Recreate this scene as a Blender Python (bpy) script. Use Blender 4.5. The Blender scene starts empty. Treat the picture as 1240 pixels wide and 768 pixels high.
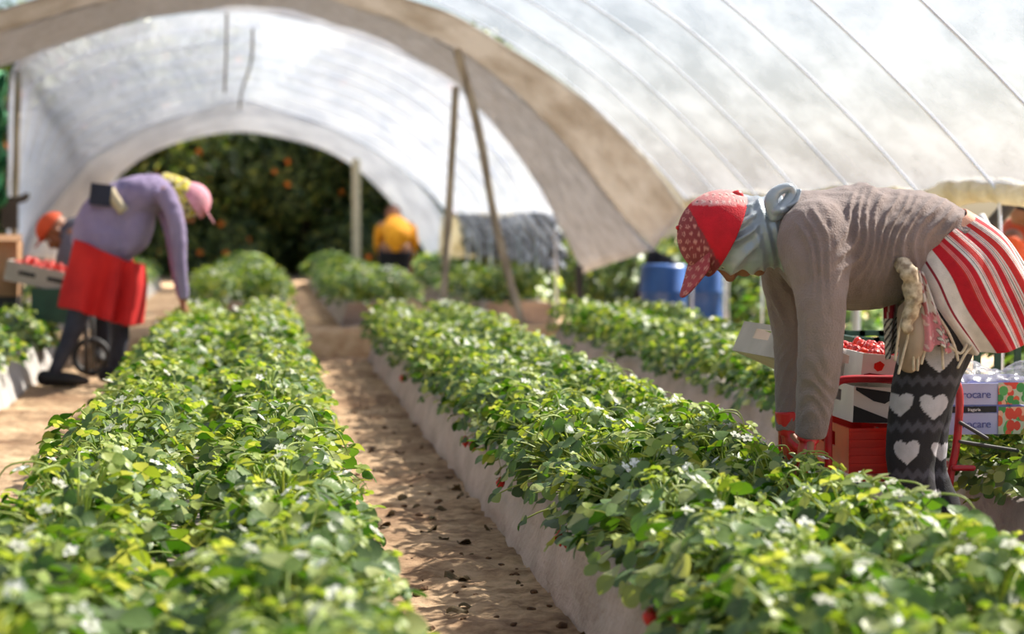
import bpy, math, random
from mathutils import Vector, Matrix, noise
R = random.Random(7)
PI = math.pi
C = bpy.context.scene.collection
F = 2400.0; CX, CY = 620.0, 384.0; VPX, VPY = 310.0, 262.0; CAMZ = 0.95

# ------------------------------------------------------------------ camera
yaw = math.atan((CX - VPX) / F)
pitch = math.atan((CY - VPY) / math.hypot(F, CX - VPX))
cam_d = bpy.data.cameras.new('camera'); cam = bpy.data.objects.new('camera', cam_d); C.objects.link(cam)
cam.location = (0, 0, CAMZ)
cam.rotation_euler = (PI / 2 - pitch, 0, -yaw)
cam_d.sensor_width = 36; cam_d.lens = 36 * F / 1240
cam_d.dof.use_dof = True; cam_d.dof.focus_distance = 5.15; cam_d.dof.aperture_fstop = 2.7
cam_d.clip_end = 300
bpy.context.scene.camera = cam
MR = Matrix.Rotation(-yaw, 3, 'Z') @ Matrix.Rotation(PI / 2 - pitch, 3, 'X')

def P(px, py, Y):
    """point of the place seen at this pixel, on the vertical plane Y metres ahead"""
    d = MR @ Vector(((px - CX) / F, -(py - CY) / F, -1))
    t = Y / d.y
    return Vector((d.x * t, Y, CAMZ + d.z * t))

# ------------------------------------------------------------------ materials
def lin(r, g, b):
    f = lambda c: (c / 255 / 12.92) if c / 255 <= 0.04045 else ((c / 255 + 0.055) / 1.055) ** 2.4
    return (f(r), f(g), f(b), 1)

def newmat(name):
    m = bpy.data.materials.new(name); m.use_nodes = True
    nt = m.node_tree
    for n in list(nt.nodes): nt.nodes.remove(n)
    out = nt.nodes.new('ShaderNodeOutputMaterial')
    return m, nt, out

def N(nt, kind, **kw):
    n = nt.nodes.new(kind)
    for k, v in kw.items():
        if k in n.inputs: n.inputs[k].default_value = v
        else: setattr(n, k, v)
    return n

def mat(name, c1, c2=None, rough=.7, scale=8, bump=.0, bscale=60, metal=0, spec=.5, stretch=(1, 1, 1), painted=False, sheen=0, alpha=1, transl=0):
    m, nt, out = newmat(name)
    L = nt.links.new
    b = N(nt, 'ShaderNodeBsdfPrincipled', Roughness=rough, Metallic=metal)
    b.inputs['Specular IOR Level'].default_value = spec
    b.inputs['Alpha'].default_value = alpha
    if sheen: b.inputs['Sheen Weight'].default_value = sheen
    tc = N(nt, 'ShaderNodeTexCoord'); mp = N(nt, 'ShaderNodeMapping'); mp.inputs['Scale'].default_value = stretch
    L(tc.outputs['Object'], mp.inputs['Vector'])
    nz = N(nt, 'ShaderNodeTexNoise', Scale=scale, Detail=6.0); L(mp.outputs[0], nz.inputs['Vector'])
    rp = N(nt, 'ShaderNodeValToRGB'); rp.color_ramp.elements[0].position = .35; rp.color_ramp.elements[1].position = .65
    L(nz.outputs[0], rp.inputs[0])
    if painted:
        at = N(nt, 'ShaderNodeAttribute', attribute_name='Col')
        rp.color_ramp.elements[0].color = (.8, .8, .8, 1); rp.color_ramp.elements[1].color = (1, 1, 1, 1)
        mx = N(nt, 'ShaderNodeMix', data_type='RGBA', blend_type='MULTIPLY'); mx.inputs[0].default_value = 1
        L(at.outputs['Color'], mx.inputs[6]); L(rp.outputs[0], mx.inputs[7]); col = mx.outputs[2]
    else:
        rp.color_ramp.elements[0].color = c1; rp.color_ramp.elements[1].color = c2 or c1
        col = rp.outputs[0]
    L(col, b.inputs['Base Color'])
    if bump:
        n2 = N(nt, 'ShaderNodeTexNoise', Scale=bscale, Detail=5.0); L(mp.outputs[0], n2.inputs['Vector'])
        bp = N(nt, 'ShaderNodeBump', Strength=bump, Distance=.01); L(n2.outputs[0], bp.inputs['Height']); L(bp.outputs[0], b.inputs['Normal'])
    sh = b.outputs[0]
    if transl:
        t = N(nt, 'ShaderNodeBsdfTranslucent'); L(col, t.inputs[0])
        ms = N(nt, 'ShaderNodeMixShader'); ms.inputs[0].default_value = transl
        L(b.outputs[0], ms.inputs[1]); L(t.outputs[0], ms.inputs[2]); sh = ms.outputs[0]
    L(sh, out.inputs[0])
    return m

def leaf_mat(name, stops, back=(.55, .62, .4, 1), rough=.42, transl=.35, backmix=.35, tcol=(1.35, 1.25, .45, 1)):
    m, nt, out = newmat(name); L = nt.links.new
    g = N(nt, 'ShaderNodeNewGeometry')
    rp = N(nt, 'ShaderNodeValToRGB'); cr = rp.color_ramp
    cr.elements[0].position = stops[0][0]; cr.elements[0].color = stops[0][1]
    cr.elements[1].position = stops[-1][0]; cr.elements[1].color = stops[-1][1]
    for p, c in stops[1:-1]:
        e = cr.elements.new(p); e.color = c
    L(g.outputs['Random Per Island'], rp.inputs[0])
    mb = N(nt, 'ShaderNodeMath', operation='MULTIPLY'); mb.inputs[1].default_value = backmix
    L(g.outputs['Backfacing'], mb.inputs[0])
    mx = N(nt, 'ShaderNodeMix', data_type='RGBA'); L(mb.outputs[0], mx.inputs[0]); L(rp.outputs[0], mx.inputs[6]); mx.inputs[7].default_value = back
    b = N(nt, 'ShaderNodeBsdfPrincipled', Roughness=rough); L(mx.outputs[2], b.inputs['Base Color'])
    b.inputs['Specular IOR Level'].default_value = .4
    tc = N(nt, 'ShaderNodeTexCoord')
    n2 = N(nt, 'ShaderNodeTexNoise', Scale=90.0, Detail=2.0); L(tc.outputs['Object'], n2.inputs['Vector'])
    bp = N(nt, 'ShaderNodeBump', Strength=.35, Distance=.004); L(n2.outputs[0], bp.inputs['Height']); L(bp.outputs[0], b.inputs['Normal'])
    t = N(nt, 'ShaderNodeBsdfTranslucent')
    mt = N(nt, 'ShaderNodeMix', data_type='RGBA', blend_type='MULTIPLY'); mt.inputs[0].default_value = 1
    L(rp.outputs[0], mt.inputs[6]); mt.inputs[7].default_value = tcol; L(mt.outputs[2], t.inputs[0])
    ms = N(nt, 'ShaderNodeMixShader'); ms.inputs[0].default_value = transl
    L(b.outputs[0], ms.inputs[1]); L(t.outputs[0], ms.inputs[2]); L(ms.outputs[0], out.inputs[0])
    return m

def film_mat(name, col, col2, through=.2, transl=.55, scale=3.0, stretch=(1, 1, 1), bump=.4):
    m, nt, out = newmat(name); L = nt.links.new
    tc = N(nt, 'ShaderNodeTexCoord'); mp = N(nt, 'ShaderNodeMapping'); mp.inputs['Scale'].default_value = stretch
    L(tc.outputs['Object'], mp.inputs['Vector'])
    nz = N(nt, 'ShaderNodeTexNoise', Scale=scale, Detail=8.0, Roughness=.65); L(mp.outputs[0], nz.inputs['Vector'])
    rp = N(nt, 'ShaderNodeValToRGB'); rp.color_ramp.elements[0].position = .38; rp.color_ramp.elements[1].position = .6
    rp.color_ramp.elements[0].color = col2; rp.color_ramp.elements[1].color = col; L(nz.outputs[0], rp.inputs[0])
    n2 = N(nt, 'ShaderNodeTexNoise', Scale=scale * 2.3, Detail=6.0, Distortion=1.5); L(mp.outputs[0], n2.inputs['Vector'])
    bp = N(nt, 'ShaderNodeBump', Strength=bump, Distance=.06); L(n2.outputs[0], bp.inputs['Height'])
    d = N(nt, 'ShaderNodeBsdfPrincipled', Roughness=.45); L(rp.outputs[0], d.inputs['Base Color']); L(bp.outputs[0], d.inputs['Normal'])
    t = N(nt, 'ShaderNodeBsdfTranslucent'); L(rp.outputs[0], t.inputs[0]); L(bp.outputs[0], t.inputs['Normal'])
    a = N(nt, 'ShaderNodeMixShader'); a.inputs[0].default_value = transl; L(d.outputs[0], a.inputs[1]); L(t.outputs[0], a.inputs[2])
    tr = N(nt, 'ShaderNodeBsdfTransparent')
    z = N(nt, 'ShaderNodeMixShader'); z.inputs[0].default_value = through; L(a.outputs[0], z.inputs[1]); L(tr.outputs[0], z.inputs[2])
    L(z.outputs[0], out.inputs[0])
    return m

M = {}
M['leaf'] = leaf_mat('strawberry_leaf', [(0, lin(30, 62, 20)), (.3, lin(54, 96, 26)), (.6, lin(86, 126, 40)), (.85, lin(134, 154, 62)), (1, lin(186, 192, 128))], back=lin(150, 166, 120), rough=.4, transl=.42)
M['young'] = leaf_mat('young_leaf', [(0, lin(112, 146, 52)), (.5, lin(146, 170, 76)), (1, lin(190, 198, 124))], back=lin(200, 210, 120), transl=.45)
M['stem'] = mat('plant_stem', lin(140, 165, 70), lin(175, 185, 95), rough=.5, transl=.2)
M['petal'] = mat('white_petal', lin(245, 245, 238), lin(238, 240, 226), rough=.6, transl=.3)
M['pollen'] = mat('flower_centre', lin(225, 190, 50), lin(205, 170, 40), rough=.8)
M['berry'] = mat('ripe_berry', lin(175, 22, 18), lin(205, 40, 25), rough=.3, bump=.5, bscale=200)
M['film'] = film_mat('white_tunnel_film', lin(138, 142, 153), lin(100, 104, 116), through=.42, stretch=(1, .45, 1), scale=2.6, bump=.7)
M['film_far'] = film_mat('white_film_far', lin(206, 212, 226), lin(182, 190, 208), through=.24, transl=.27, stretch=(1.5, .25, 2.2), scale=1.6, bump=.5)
M['rim'] = film_mat('bright_film_rim', lin(214, 218, 226), lin(190, 195, 206), through=.06, transl=.35, scale=2.5, bump=.4)
M['canvas'] = film_mat('beige_film_edge', lin(178, 173, 168), lin(150, 142, 133), through=.05, transl=.45, scale=2.2, bump=.6)
M['curtain'] = film_mat('grey_end_curtain', lin(190, 192, 197), lin(166, 168, 173), through=.0, transl=.34, scale=2.0, stretch=(6, 6, .6), bump=.5)
M['roll'] = film_mat('rolled_film', lin(238, 232, 214), lin(208, 196, 164), through=0, transl=.4, scale=6, bump=.9)
M['steel'] = mat('galvanised_steel', lin(170, 172, 176), lin(140, 142, 148), rough=.4, metal=.6)
M['hoopm'] = mat('hoop_steel', lin(214, 226, 246), lin(196, 208, 232), rough=.5)
M['dark_steel'] = mat('dark_steel', lin(70, 66, 64), lin(48, 46, 46), rough=.6)
M['wood_pole'] = mat('weathered_pole', lin(178, 168, 148), lin(128, 118, 102), rough=.8, scale=20, stretch=(1, 1, .1))
M['pale_pole'] = mat('pale_pole', lin(208, 200, 176), lin(184, 176, 150), rough=.8, scale=20)
M['rope'] = mat('grey_cord', lin(120, 116, 112), rough=.9)
M['mulch'] = mat('grey_mulch_film', lin(178, 166, 164), lin(146, 134, 130), rough=.5, scale=5, bump=.9, bscale=26, stretch=(1, 1, 1.6))
M['mulch_light'] = mat('pale_mulch_film', lin(205, 202, 200), lin(176, 172, 168), rough=.5, scale=5, bump=.8, bscale=22)
M['bank'] = mat('pale_sand', lin(214, 184, 144), lin(176, 138, 98), rough=.95, scale=9, bump=1, bscale=40)
M['clod'] = mat('dark_soil_clod', lin(110, 80, 52), lin(72, 50, 34), rough=.95, scale=30, bump=.6)
M['dryleaf'] = mat('dry_leaf', lin(96, 74, 42), lin(70, 60, 32), rough=.8, scale=30)
M['skin'] = mat('skin', lin(158, 108, 78), lin(140, 92, 64), rough=.55, scale=12)
M['eye'] = mat('eye_white', lin(235, 230, 222), rough=.2)
M['iris'] = mat('eye_iris', lin(40, 25, 18), rough=.2)
M['hair'] = mat('black_hair', lin(28, 22, 20), lin(42, 34, 30), rough=.5, scale=60)
M['jumper'] = mat('taupe_knit', lin(142, 126, 121), lin(118, 103, 99), rough=.9, scale=5, bump=.5, bscale=220, sheen=.2)
M['scarf'] = mat('silver_scarf', lin(178, 190, 198), lin(116, 128, 138), rough=.28, metal=.25, scale=6, bump=.2, sheen=.3)
M['painted'] = mat('printed_cloth', (1, 1, 1, 1), painted=True, rough=.85, scale=30, bump=.3, bscale=300)
M['painted_hard'] = mat('printed_card', (1, 1, 1, 1), painted=True, rough=.5, scale=6)
M['red_glove'] = mat('red_rubber_glove', lin(205, 30, 34), lin(185, 22, 28), rough=.4)
M['shoe'] = mat('dark_boot', lin(48, 44, 44), lin(34, 32, 32), rough=.6)
M['red_tube'] = mat('red_painted_steel', lin(186, 30, 40), lin(160, 24, 34), rough=.35, scale=30)
M['red_crate'] = mat('red_plastic', lin(226, 40, 14), lin(200, 26, 12), rough=.35, scale=10)
M['green_crate'] = mat('dark_green_plastic', lin(44, 84, 66), lin(34, 66, 54), rough=.5, scale=10)
M['card'] = mat('grey_cardboard', lin(186, 178, 168), lin(166, 158, 148), rough=.8, scale=8)
M['white_card'] = mat('white_cardboard', lin(232, 226, 220), lin(216, 208, 202), rough=.6, scale=8)
M['brown_card'] = mat('brown_cardboard', lin(176, 136, 100), lin(158, 118, 84), rough=.8)
M['black'] = mat('black_print', lin(26, 26, 30), rough=.6)
M['white_print'] = mat('white_print', lin(240, 240, 240), rough=.6)
M['blue_print'] = mat('blue_print', lin(96, 104, 168), rough=.6)
M['lavender'] = mat('lavender_card', lin(190, 192, 224), lin(168, 172, 214), rough=.45, scale=4)
M['bag'] = mat('clear_bag', lin(140, 140, 146), lin(170, 170, 176), rough=.2, alpha=.4, scale=20, bump=1, bscale=30)
M['purple'] = mat('purple_shirt', lin(158, 144, 176), lin(136, 122, 156), rough=.9, scale=6, bump=.4, bscale=160)
M['red_skirt'] = mat('red_cloth', lin(228, 40, 36), lin(200, 24, 26), rough=.8, scale=5, transl=.12)
M['jeans'] = mat('dark_grey_trousers', lin(78, 80, 92), lin(58, 58, 68), rough=.9, scale=8)
M['navy'] = mat('navy_bag', lin(40, 46, 68), lin(30, 34, 52), rough=.7)
M['belt'] = mat('beige_belt', lin(190, 178, 150), lin(168, 150, 120), rough=.8)
M['yellow_vest'] = mat('amber_shirt', lin(246, 170, 28), lin(228, 148, 16), rough=.8)
M['maroon'] = mat('maroon_cap', lin(88, 36, 52), lin(66, 26, 40), rough=.8)
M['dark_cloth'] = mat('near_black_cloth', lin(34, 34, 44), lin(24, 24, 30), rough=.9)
M['orange_cloth'] = mat('orange_cloth', lin(226, 96, 48), lin(200, 76, 36), rough=.8)
M['grey_cloth'] = mat('grey_cloth', lin(110, 112, 124), lin(90, 92, 104), rough=.9)
M['blue'] = mat('blue_plastic', lin(40, 84, 148), lin(30, 66, 122), rough=.4, scale=5)
M['black_sheet'] = mat('black_plastic_sheet', lin(34, 36, 40), lin(70, 74, 80), rough=.2, scale=4, spec=.8)
M['green_net'] = mat('green_netting', lin(40, 128, 78), lin(28, 84, 56), rough=.7, scale=30)
M['bark'] = mat('tree_bark', lin(86, 70, 54), lin(60, 48, 38), rough=.95, scale=20)
M['tree'] = leaf_mat('citrus_leaf', [(0, lin(24, 44, 20)), (.5, lin(52, 78, 32)), (.8, lin(104, 124, 56)), (1, lin(160, 164, 84))], back=lin(110, 126, 84), rough=.4, transl=.3)
M['orange'] = mat('orange_fruit', lin(240, 130, 30), lin(226, 110, 24), rough=.5)

# floor
def floor_mat():
    m, nt, out = newmat('sandy_soil'); L = nt.links.new
    tc = N(nt, 'ShaderNodeTexCoord')
    n1 = N(nt, 'ShaderNodeTexNoise', Scale=1.7, Detail=8.0, Roughness=.7); L(tc.outputs['Object'], n1.inputs['Vector'])
    mp = N(nt, 'ShaderNodeMapping'); mp.inputs['Scale'].default_value = (9, 15, 9); mp.inputs['Rotation'].default_value = (0, 0, .35); L(tc.outputs['Object'], mp.inputs['Vector'])
    n2 = N(nt, 'ShaderNodeTexNoise', Scale=1.0, Detail=10.0, Roughness=.75); L(mp.outputs[0], n2.inputs['Vector'])
    r1 = N(nt, 'ShaderNodeValToRGB'); r1.color_ramp.elements[0].position = .38; r1.color_ramp.elements[1].position = .6
    r1.color_ramp.elements[0].color = lin(158, 122, 90); r1.color_ramp.elements[1].color = lin(226, 194, 156); L(n1.outputs[0], r1.inputs[0])
    r2 = N(nt, 'ShaderNodeValToRGB'); r2.color_ramp.elements[0].position = .36; r2.color_ramp.elements[1].position = .56
    r2.color_ramp.elements[0].color = (.42, .36, .3, 1); r2.color_ramp.elements[1].color = (1, 1, 1, 1); L(n2.outputs[0], r2.inputs[0])
    mx = N(nt, 'ShaderNodeMix', data_type='RGBA', blend_type='MULTIPLY'); mx.inputs[0].default_value = 1
    L(r1.outputs[0], mx.inputs[6]); L(r2.outputs[0], mx.inputs[7])
    b = N(nt, 'ShaderNodeBsdfPrincipled', Roughness=.95); L(mx.outputs[2], b.inputs['Base Color'])
    bp = N(nt, 'ShaderNodeBump', Strength=.9, Distance=.03); L(n2.outputs[0], bp.inputs['Height']); L(bp.outputs[0], b.inputs['Normal'])
    L(b.outputs[0], out.inputs[0]); return m
M['floor'] = floor_mat()

# ------------------------------------------------------------------ mesh helpers
class MB:
    def __init__(s): s.v = []; s.f = []; s.m = []; s.cur = 0
    def add(s, vs, fs):
        o = len(s.v); s.v.extend([tuple(p) for p in vs])
        for f in fs: s.f.append(tuple(i + o for i in f)); s.m.append(s.cur)
        return s
    def mesh(s, name):
        me = bpy.data.meshes.new(name); me.from_pydata(s.v, [], s.f); me.validate(); me.update()
        if len(me.polygons) == len(s.m): me.polygons.foreach_set('material_index', s.m)
        return me
    def build(s, name, mats, parent=None, smooth=True, **tags):
        return link(name, s.mesh(name), mats, parent, smooth, **tags)

def link(name, me, mats, parent=None, smooth=True, label=None, cat=None, group=None, kind=None, loc=None):
    if not isinstance(mats, (list, tuple)): mats = [mats]
    me.materials.clear()
    for m in mats: me.materials.append(m)
    if smooth: me.polygons.foreach_set('use_smooth', [True] * len(me.polygons))
    o = bpy.data.objects.new(name, me); C.objects.link(o)
    if parent:
        o.parent = parent
        # meshes are written in world coordinates: undo the parent's place
        o.matrix_parent_inverse = Matrix.Translation(-root_loc(parent))
    tag(o, label, cat, group, kind)
    return o

ROOTLOC = {}
def root_loc(p):
    return ROOTLOC.get(p.name, Vector((0, 0, 0))) if p.type == 'EMPTY' else Vector((0, 0, 0))

def tag(o, label=None, cat=None, group=None, kind=None):
    if label: o['label'] = label
    if cat: o['category'] = cat
    if group: o['group'] = group
    if kind: o['kind'] = kind
    return o

def thing(name, label, cat, loc=(0, 0, 0), group=None):
    o = bpy.data.objects.new(name, None); C.objects.link(o); o.location = loc; o.empty_display_size = .1
    ROOTLOC[o.name] = Vector(loc)
    return tag(o, label, cat, group)

def catmull(pts, n):
    """pts: list of tuples of floats; n samples per span"""
    out = []
    m = len(pts)
    for i in range(m - 1):
        p0 = pts[max(i - 1, 0)]; p1 = pts[i]; p2 = pts[i + 1]; p3 = pts[min(i + 2, m - 1)]
        for k in range(n):
            t = k / n; t2 = t * t; t3 = t2 * t
            out.append(tuple(.5 * (2 * b + (c - a) * t + (2 * a - 5 * b + 4 * c - d) * t2 + (3 * b - a - 3 * c + d) * t3) for a, b, c, d in zip(p0, p1, p2, p3)))
    out.append(tuple(pts[-1])); return out

def tube(mb, pts, rad, seg=12, side=None, n=4, cap=True, round_cap=False):
    """pts: Vectors, rad: r or (side radius, other radius) per point"""
    data = []
    for p, r in zip(pts, rad):
        a, b = (r if isinstance(r, (tuple, list)) else (r, r)); data.append((p[0], p[1], p[2], a, b))
    if n > 1 and len(data) > 2: data = catmull(data, n)
    P3 = [Vector(d[:3]) for d in data]
    rows = []
    if round_cap:
        t0 = (P3[0] - P3[1]).normalized(); t1 = (P3[-1] - P3[-2]).normalized()
        a, b = data[0][3:]; c, d = data[-1][3:]
        pre = [(P3[0] + t0 * min(a, b) * math.sin(k), a * math.cos(k), b * math.cos(k)) for k in (1.35, 1.0, .55)]
        post = [(P3[-1] + t1 * min(c, d) * math.sin(k), c * math.cos(k), d * math.cos(k)) for k in (.55, 1.0, 1.35)]
        data = [(p.x, p.y, p.z, x, y) for p, x, y in pre] + data + [(p.x, p.y, p.z, x, y) for p, x, y in post]
        P3 = [Vector(d_[:3]) for d_ in data]
    ref = side
    for i, p in enumerate(P3):
        t = (P3[min(i + 1, len(P3) - 1)] - P3[max(i - 1, 0)])
        if t.length < 1e-9: t = Vector((0, 0, 1))
        t.normalize()
        if ref is None: ref = Vector((0, 1, 0)) if abs(t.y) < .8 else Vector((1, 0, 0))
        u = ref - t * ref.dot(t)
        if u.length < 1e-6: u = t.orthogonal()
        u.normalize(); w = t.cross(u)
        if side is None: ref = u
        a, b = data[i][3:]
        rows.append([p + u * (a * math.cos(2 * PI * k / seg)) + w * (b * math.sin(2 * PI * k / seg)) for k in range(seg)])
    vs = [v for r in rows for v in r]; fs = []
    for i in range(len(rows) - 1):
        for k in range(seg):
            k2 = (k + 1) % seg
            fs.append((i * seg + k, i * seg + k2, (i + 1) * seg + k2, (i + 1) * seg + k))
    if cap:
        fs.append(tuple(reversed(range(seg)))); o = (len(rows) - 1) * seg; fs.append(tuple(o + k for k in range(seg)))
    mb.add(vs, fs); return mb

def box(mb, c, s, rz=0, ry=0, rx=0):
    m = Matrix.Rotation(rz, 3, 'Z') @ Matrix.Rotation(ry, 3, 'Y') @ Matrix.Rotation(rx, 3, 'X'); c = Vector(c)
    vs = [c + m @ Vector((x * s[0] / 2, y * s[1] / 2, z * s[2] / 2)) for x in (-1, 1) for y in (-1, 1) for z in (-1, 1)]
    mb.add(vs, [(0, 1, 3, 2), (4, 6, 7, 5), (0, 4, 5, 1), (2, 3, 7, 6), (0, 2, 6, 4), (1, 5, 7, 3)]); return mb

def ellipsoid(mb, c, ax, seg=20, rings=12):
    """ax: three axis vectors"""
    c = Vector(c); vs = []; fs = []
    for i in range(rings + 1):
        th = PI * i / rings
        for k in range(seg):
            ph = 2 * PI * k / seg
            vs.append(c + ax[0] * (math.sin(th) * math.cos(ph)) + ax[1] * (math.sin(th) * math.sin(ph)) + ax[2] * math.cos(th))
    for i in range(rings):
        for k in range(seg):
            k2 = (k + 1) % seg
            fs.append((i * seg + k, (i + 1) * seg + k, (i + 1) * seg + k2, i * seg + k2))
    mb.add(vs, fs); return mb

def grid(mb, fn, nu, nv, closed_u=False):
    vs = [fn(i / nu, j / nv) for j in range(nv + 1) for i in range(nu + (0 if closed_u else 1))]
    w = nu if closed_u else nu + 1; fs = []
    for j in range(nv):
        for i in range(nu):
            i2 = (i + 1) % w if closed_u else i + 1
            fs.append((j * w + i, j * w + i2, (j + 1) * w + i2, (j + 1) * w + i))
    mb.add(vs, fs); return mb

def remeshed(mb, voxel, smooth=3, name='m'):
    me = mb.mesh(name); o = bpy.data.objects.new('tmp_build', me); C.objects.link(o)
    m = o.modifiers.new('r', 'REMESH'); m.mode = 'VOXEL'; m.voxel_size = voxel
    if smooth:
        s = o.modifiers.new('s', 'SMOOTH'); s.iterations = smooth; s.factor = .5
    dg = bpy.context.evaluated_depsgraph_get(); dg.update()
    out = bpy.data.meshes.new_from_object(o.evaluated_get(dg)); out.name = name
    bpy.data.objects.remove(o); bpy.data.meshes.remove(me)
    return out

def thicken(me, t, sub=0, offset=0):
    o = bpy.data.objects.new('tmp_build', me); C.objects.link(o)
    m = o.modifiers.new('s', 'SOLIDIFY'); m.thickness = t; m.offset = offset
    if sub:
        s = o.modifiers.new('b', 'SUBSURF'); s.levels = sub
    dg = bpy.context.evaluated_depsgraph_get(); dg.update()
    out = bpy.data.meshes.new_from_object(o.evaluated_get(dg)); out.name = me.name
    bpy.data.objects.remove(o); return out

def displace(me, fn):
    nrm = [Vector(v.normal) for v in me.vertices]
    for v, n in zip(me.vertices, nrm): v.co = v.co + n * fn(v.co, n)
    me.update()

def paint(me, fn):
    a = me.color_attributes.new('Col', 'FLOAT_COLOR', 'POINT')
    buf = []
    for v in me.vertices:
        c = fn(v.co); buf.extend((c[0], c[1], c[2], 1))
    a.data.foreach_set('color', buf)

def topx(p):
    """inverse of P: pixel for a point (for laying printed patterns out on cloth by measured size)"""
    d = MR.transposed() @ (Vector(p) - Vector((0, 0, CAMZ)))
    return (CX + F * d.x / -d.z, CY - F * d.y / -d.z)

# ------------------------------------------------------------------ floor
mb = MB()
def fz(x, y): return .018 * noise.noise(Vector((x * 2.2, y * 1.3, 0))) + .014 * noise.noise(Vector((x * 7, y * 6, 3))) + .010 * noise.noise(Vector((x * 19, y * 15, 5))) + .006 * noise.noise(Vector((x * 42, y * 30, 7))) - .01
xs = []; x = -3.6
while x < 4.4: xs.append(x); x += .012 if (.15 < x < .82 or -1.4 < x < -.45) else .06
xs.append(4.4); nx, ny = len(xs) - 1, 560
vs = []
for j in range(ny + 1):
    y = 1.0 + 19 * (j / ny) ** 1.35
    for i in range(nx + 1):
        x = xs[i]; vs.append((x, y, fz(x, y)))
fs = [(j * (nx + 1) + i, j * (nx + 1) + i + 1, (j + 1) * (nx + 1) + i + 1, (j + 1) * (nx + 1) + i) for j in range(ny) for i in range(nx)]
mb.add(vs, fs)
# outlying ground
for (x0, x1, y0, y1) in ((-40, 40, -6, 1.0), (-40, -3.6, 1, 20), (4.4, 40, 1, 20), (-40, 40, 20, 80)):
    mb.add([(x0, y0, -.005), (x1, y0, -.005), (x1, y1, -.005), (x0, y1, -.005)], [(0, 1, 2, 3)])
mb.build('floor', M['floor'], kind='structure')

# ------------------------------------------------------------------ raised beds
BEDH = .20
def bed(x0, x1, y0, y1, m, label, slope=.05):
    mb = MB(); n = max(8, int((y1 - y0) / .08)); prof = [(x0 - slope * .2, -.02), (x0, .03), (x0 + slope * .5, BEDH * .6), (x0 + slope, BEDH - .01), (x0 + slope + .05, BEDH + .005), ((x0 + x1) / 2, BEDH + .01),
          (x1 - slope - .05, BEDH + .005), (x1 - slope, BEDH - .01), (x1 - slope * .5, BEDH * .6), (x1, .03), (x1 + slope * .2, -.02)]
    prof = catmull(prof, 3)
    k = len(prof); vs = []
    for j in range(n + 1):
        y = y0 + (y1 - y0) * j / n
        for i, (x, z) in enumerate(prof):
            w = .012 * noise.noise(Vector((x * 2, y * 9, z * 18))) + .016 * noise.noise(Vector((x, y * 2.5, z * 4)))
            vs.append((x + w, y, z + w * .3))
    fs = [(j * k + i, j * k + i + 1, (j + 1) * k + i + 1, (j + 1) * k + i) for j in range(n) for i in range(k - 1)]
    fs.append(tuple(range(k))); fs.append(tuple(reversed([n * k + i for i in range(k)])))
    mb.add(vs, fs)
    return mb.build('raised_bed', m, label=label, cat='planting bed', group='raised strawberry beds')

BL, BR, B3 = (-.52, .20), (.74, 1.40), (1.96, 2.62)
bed(*BL, 1.6, 13.3, M['mulch'], 'raised bed of strawberries filling the left foreground, left of the sandy path')
bed(*BR, 1.6, 13.2, M['mulch'], 'long raised bed with wrinkled grey plastic wall, right of the sandy path')
bed(*B3, 3.4, 13.2, M['mulch'], 'raised bed behind the stooping woman in grey, near the right side of the tunnel')
bed(-2.05, -1.27, 8.8, 13.2, M['mulch_light'], 'raised bed with pale plastic wall at the left edge beside the woman in red skirt')
bed(-.52, .20, 17.3, 29, M['mulch'], 'far raised bed beyond the cross path, left of the furrow')
bed(.74, 1.40, 17.3, 29, M['mulch'], 'far raised bed beyond the cross path, right of the furrow')
bed(1.96, 2.62, 17.3, 29, M['mulch'], 'far raised bed beyond the cross path, beside the black sheet')
bed(-2.05, -1.27, 17.3, 27, M['mulch_light'], 'far raised bed beyond the woman in red skirt')

# bank of soil across the furrows
def bank(x0, x1, h, label, y0=13.75, y1=14.75):
    mb = MB()
    def fn(u, v):
        x = x0 + (x1 - x0) * u
        prof = [(0, -.03), (.05, h * .85), (.1, h), (.6, h), (.85, h * .5), (1, -.03)]
        s = v * 5; i = min(int(s), 4); t = s - i
        yy = prof[i][0] * (1 - t) + prof[i + 1][0] * t; zz = prof[i][1] * (1 - t) + prof[i + 1][1] * t
        e = min(1, min(u, 1 - u) * 12)
        return Vector((x, y0 + (y1 - y0) * yy + .03 * noise.noise(Vector((x * 3, v * 3, 0))), zz * (.25 + .75 * e) + .012 * noise.noise(Vector((x * 6, v * 8, 2)))))
    grid(mb, fn, 60, 25)
    return mb.build('soil_bank', M['bank'], label=label, cat='soil bank')
bank(-1.2, 1.6, .16, 'pale sandy soil bank crossing the end of the middle furrow')
bank(1.66, 2.9, .17, 'orange sandy soil bank behind the bed, beside the slanted prop')
bank(-3.0, -1.3, .15, 'sandy soil bank behind the pale walled bed on the left')

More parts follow.
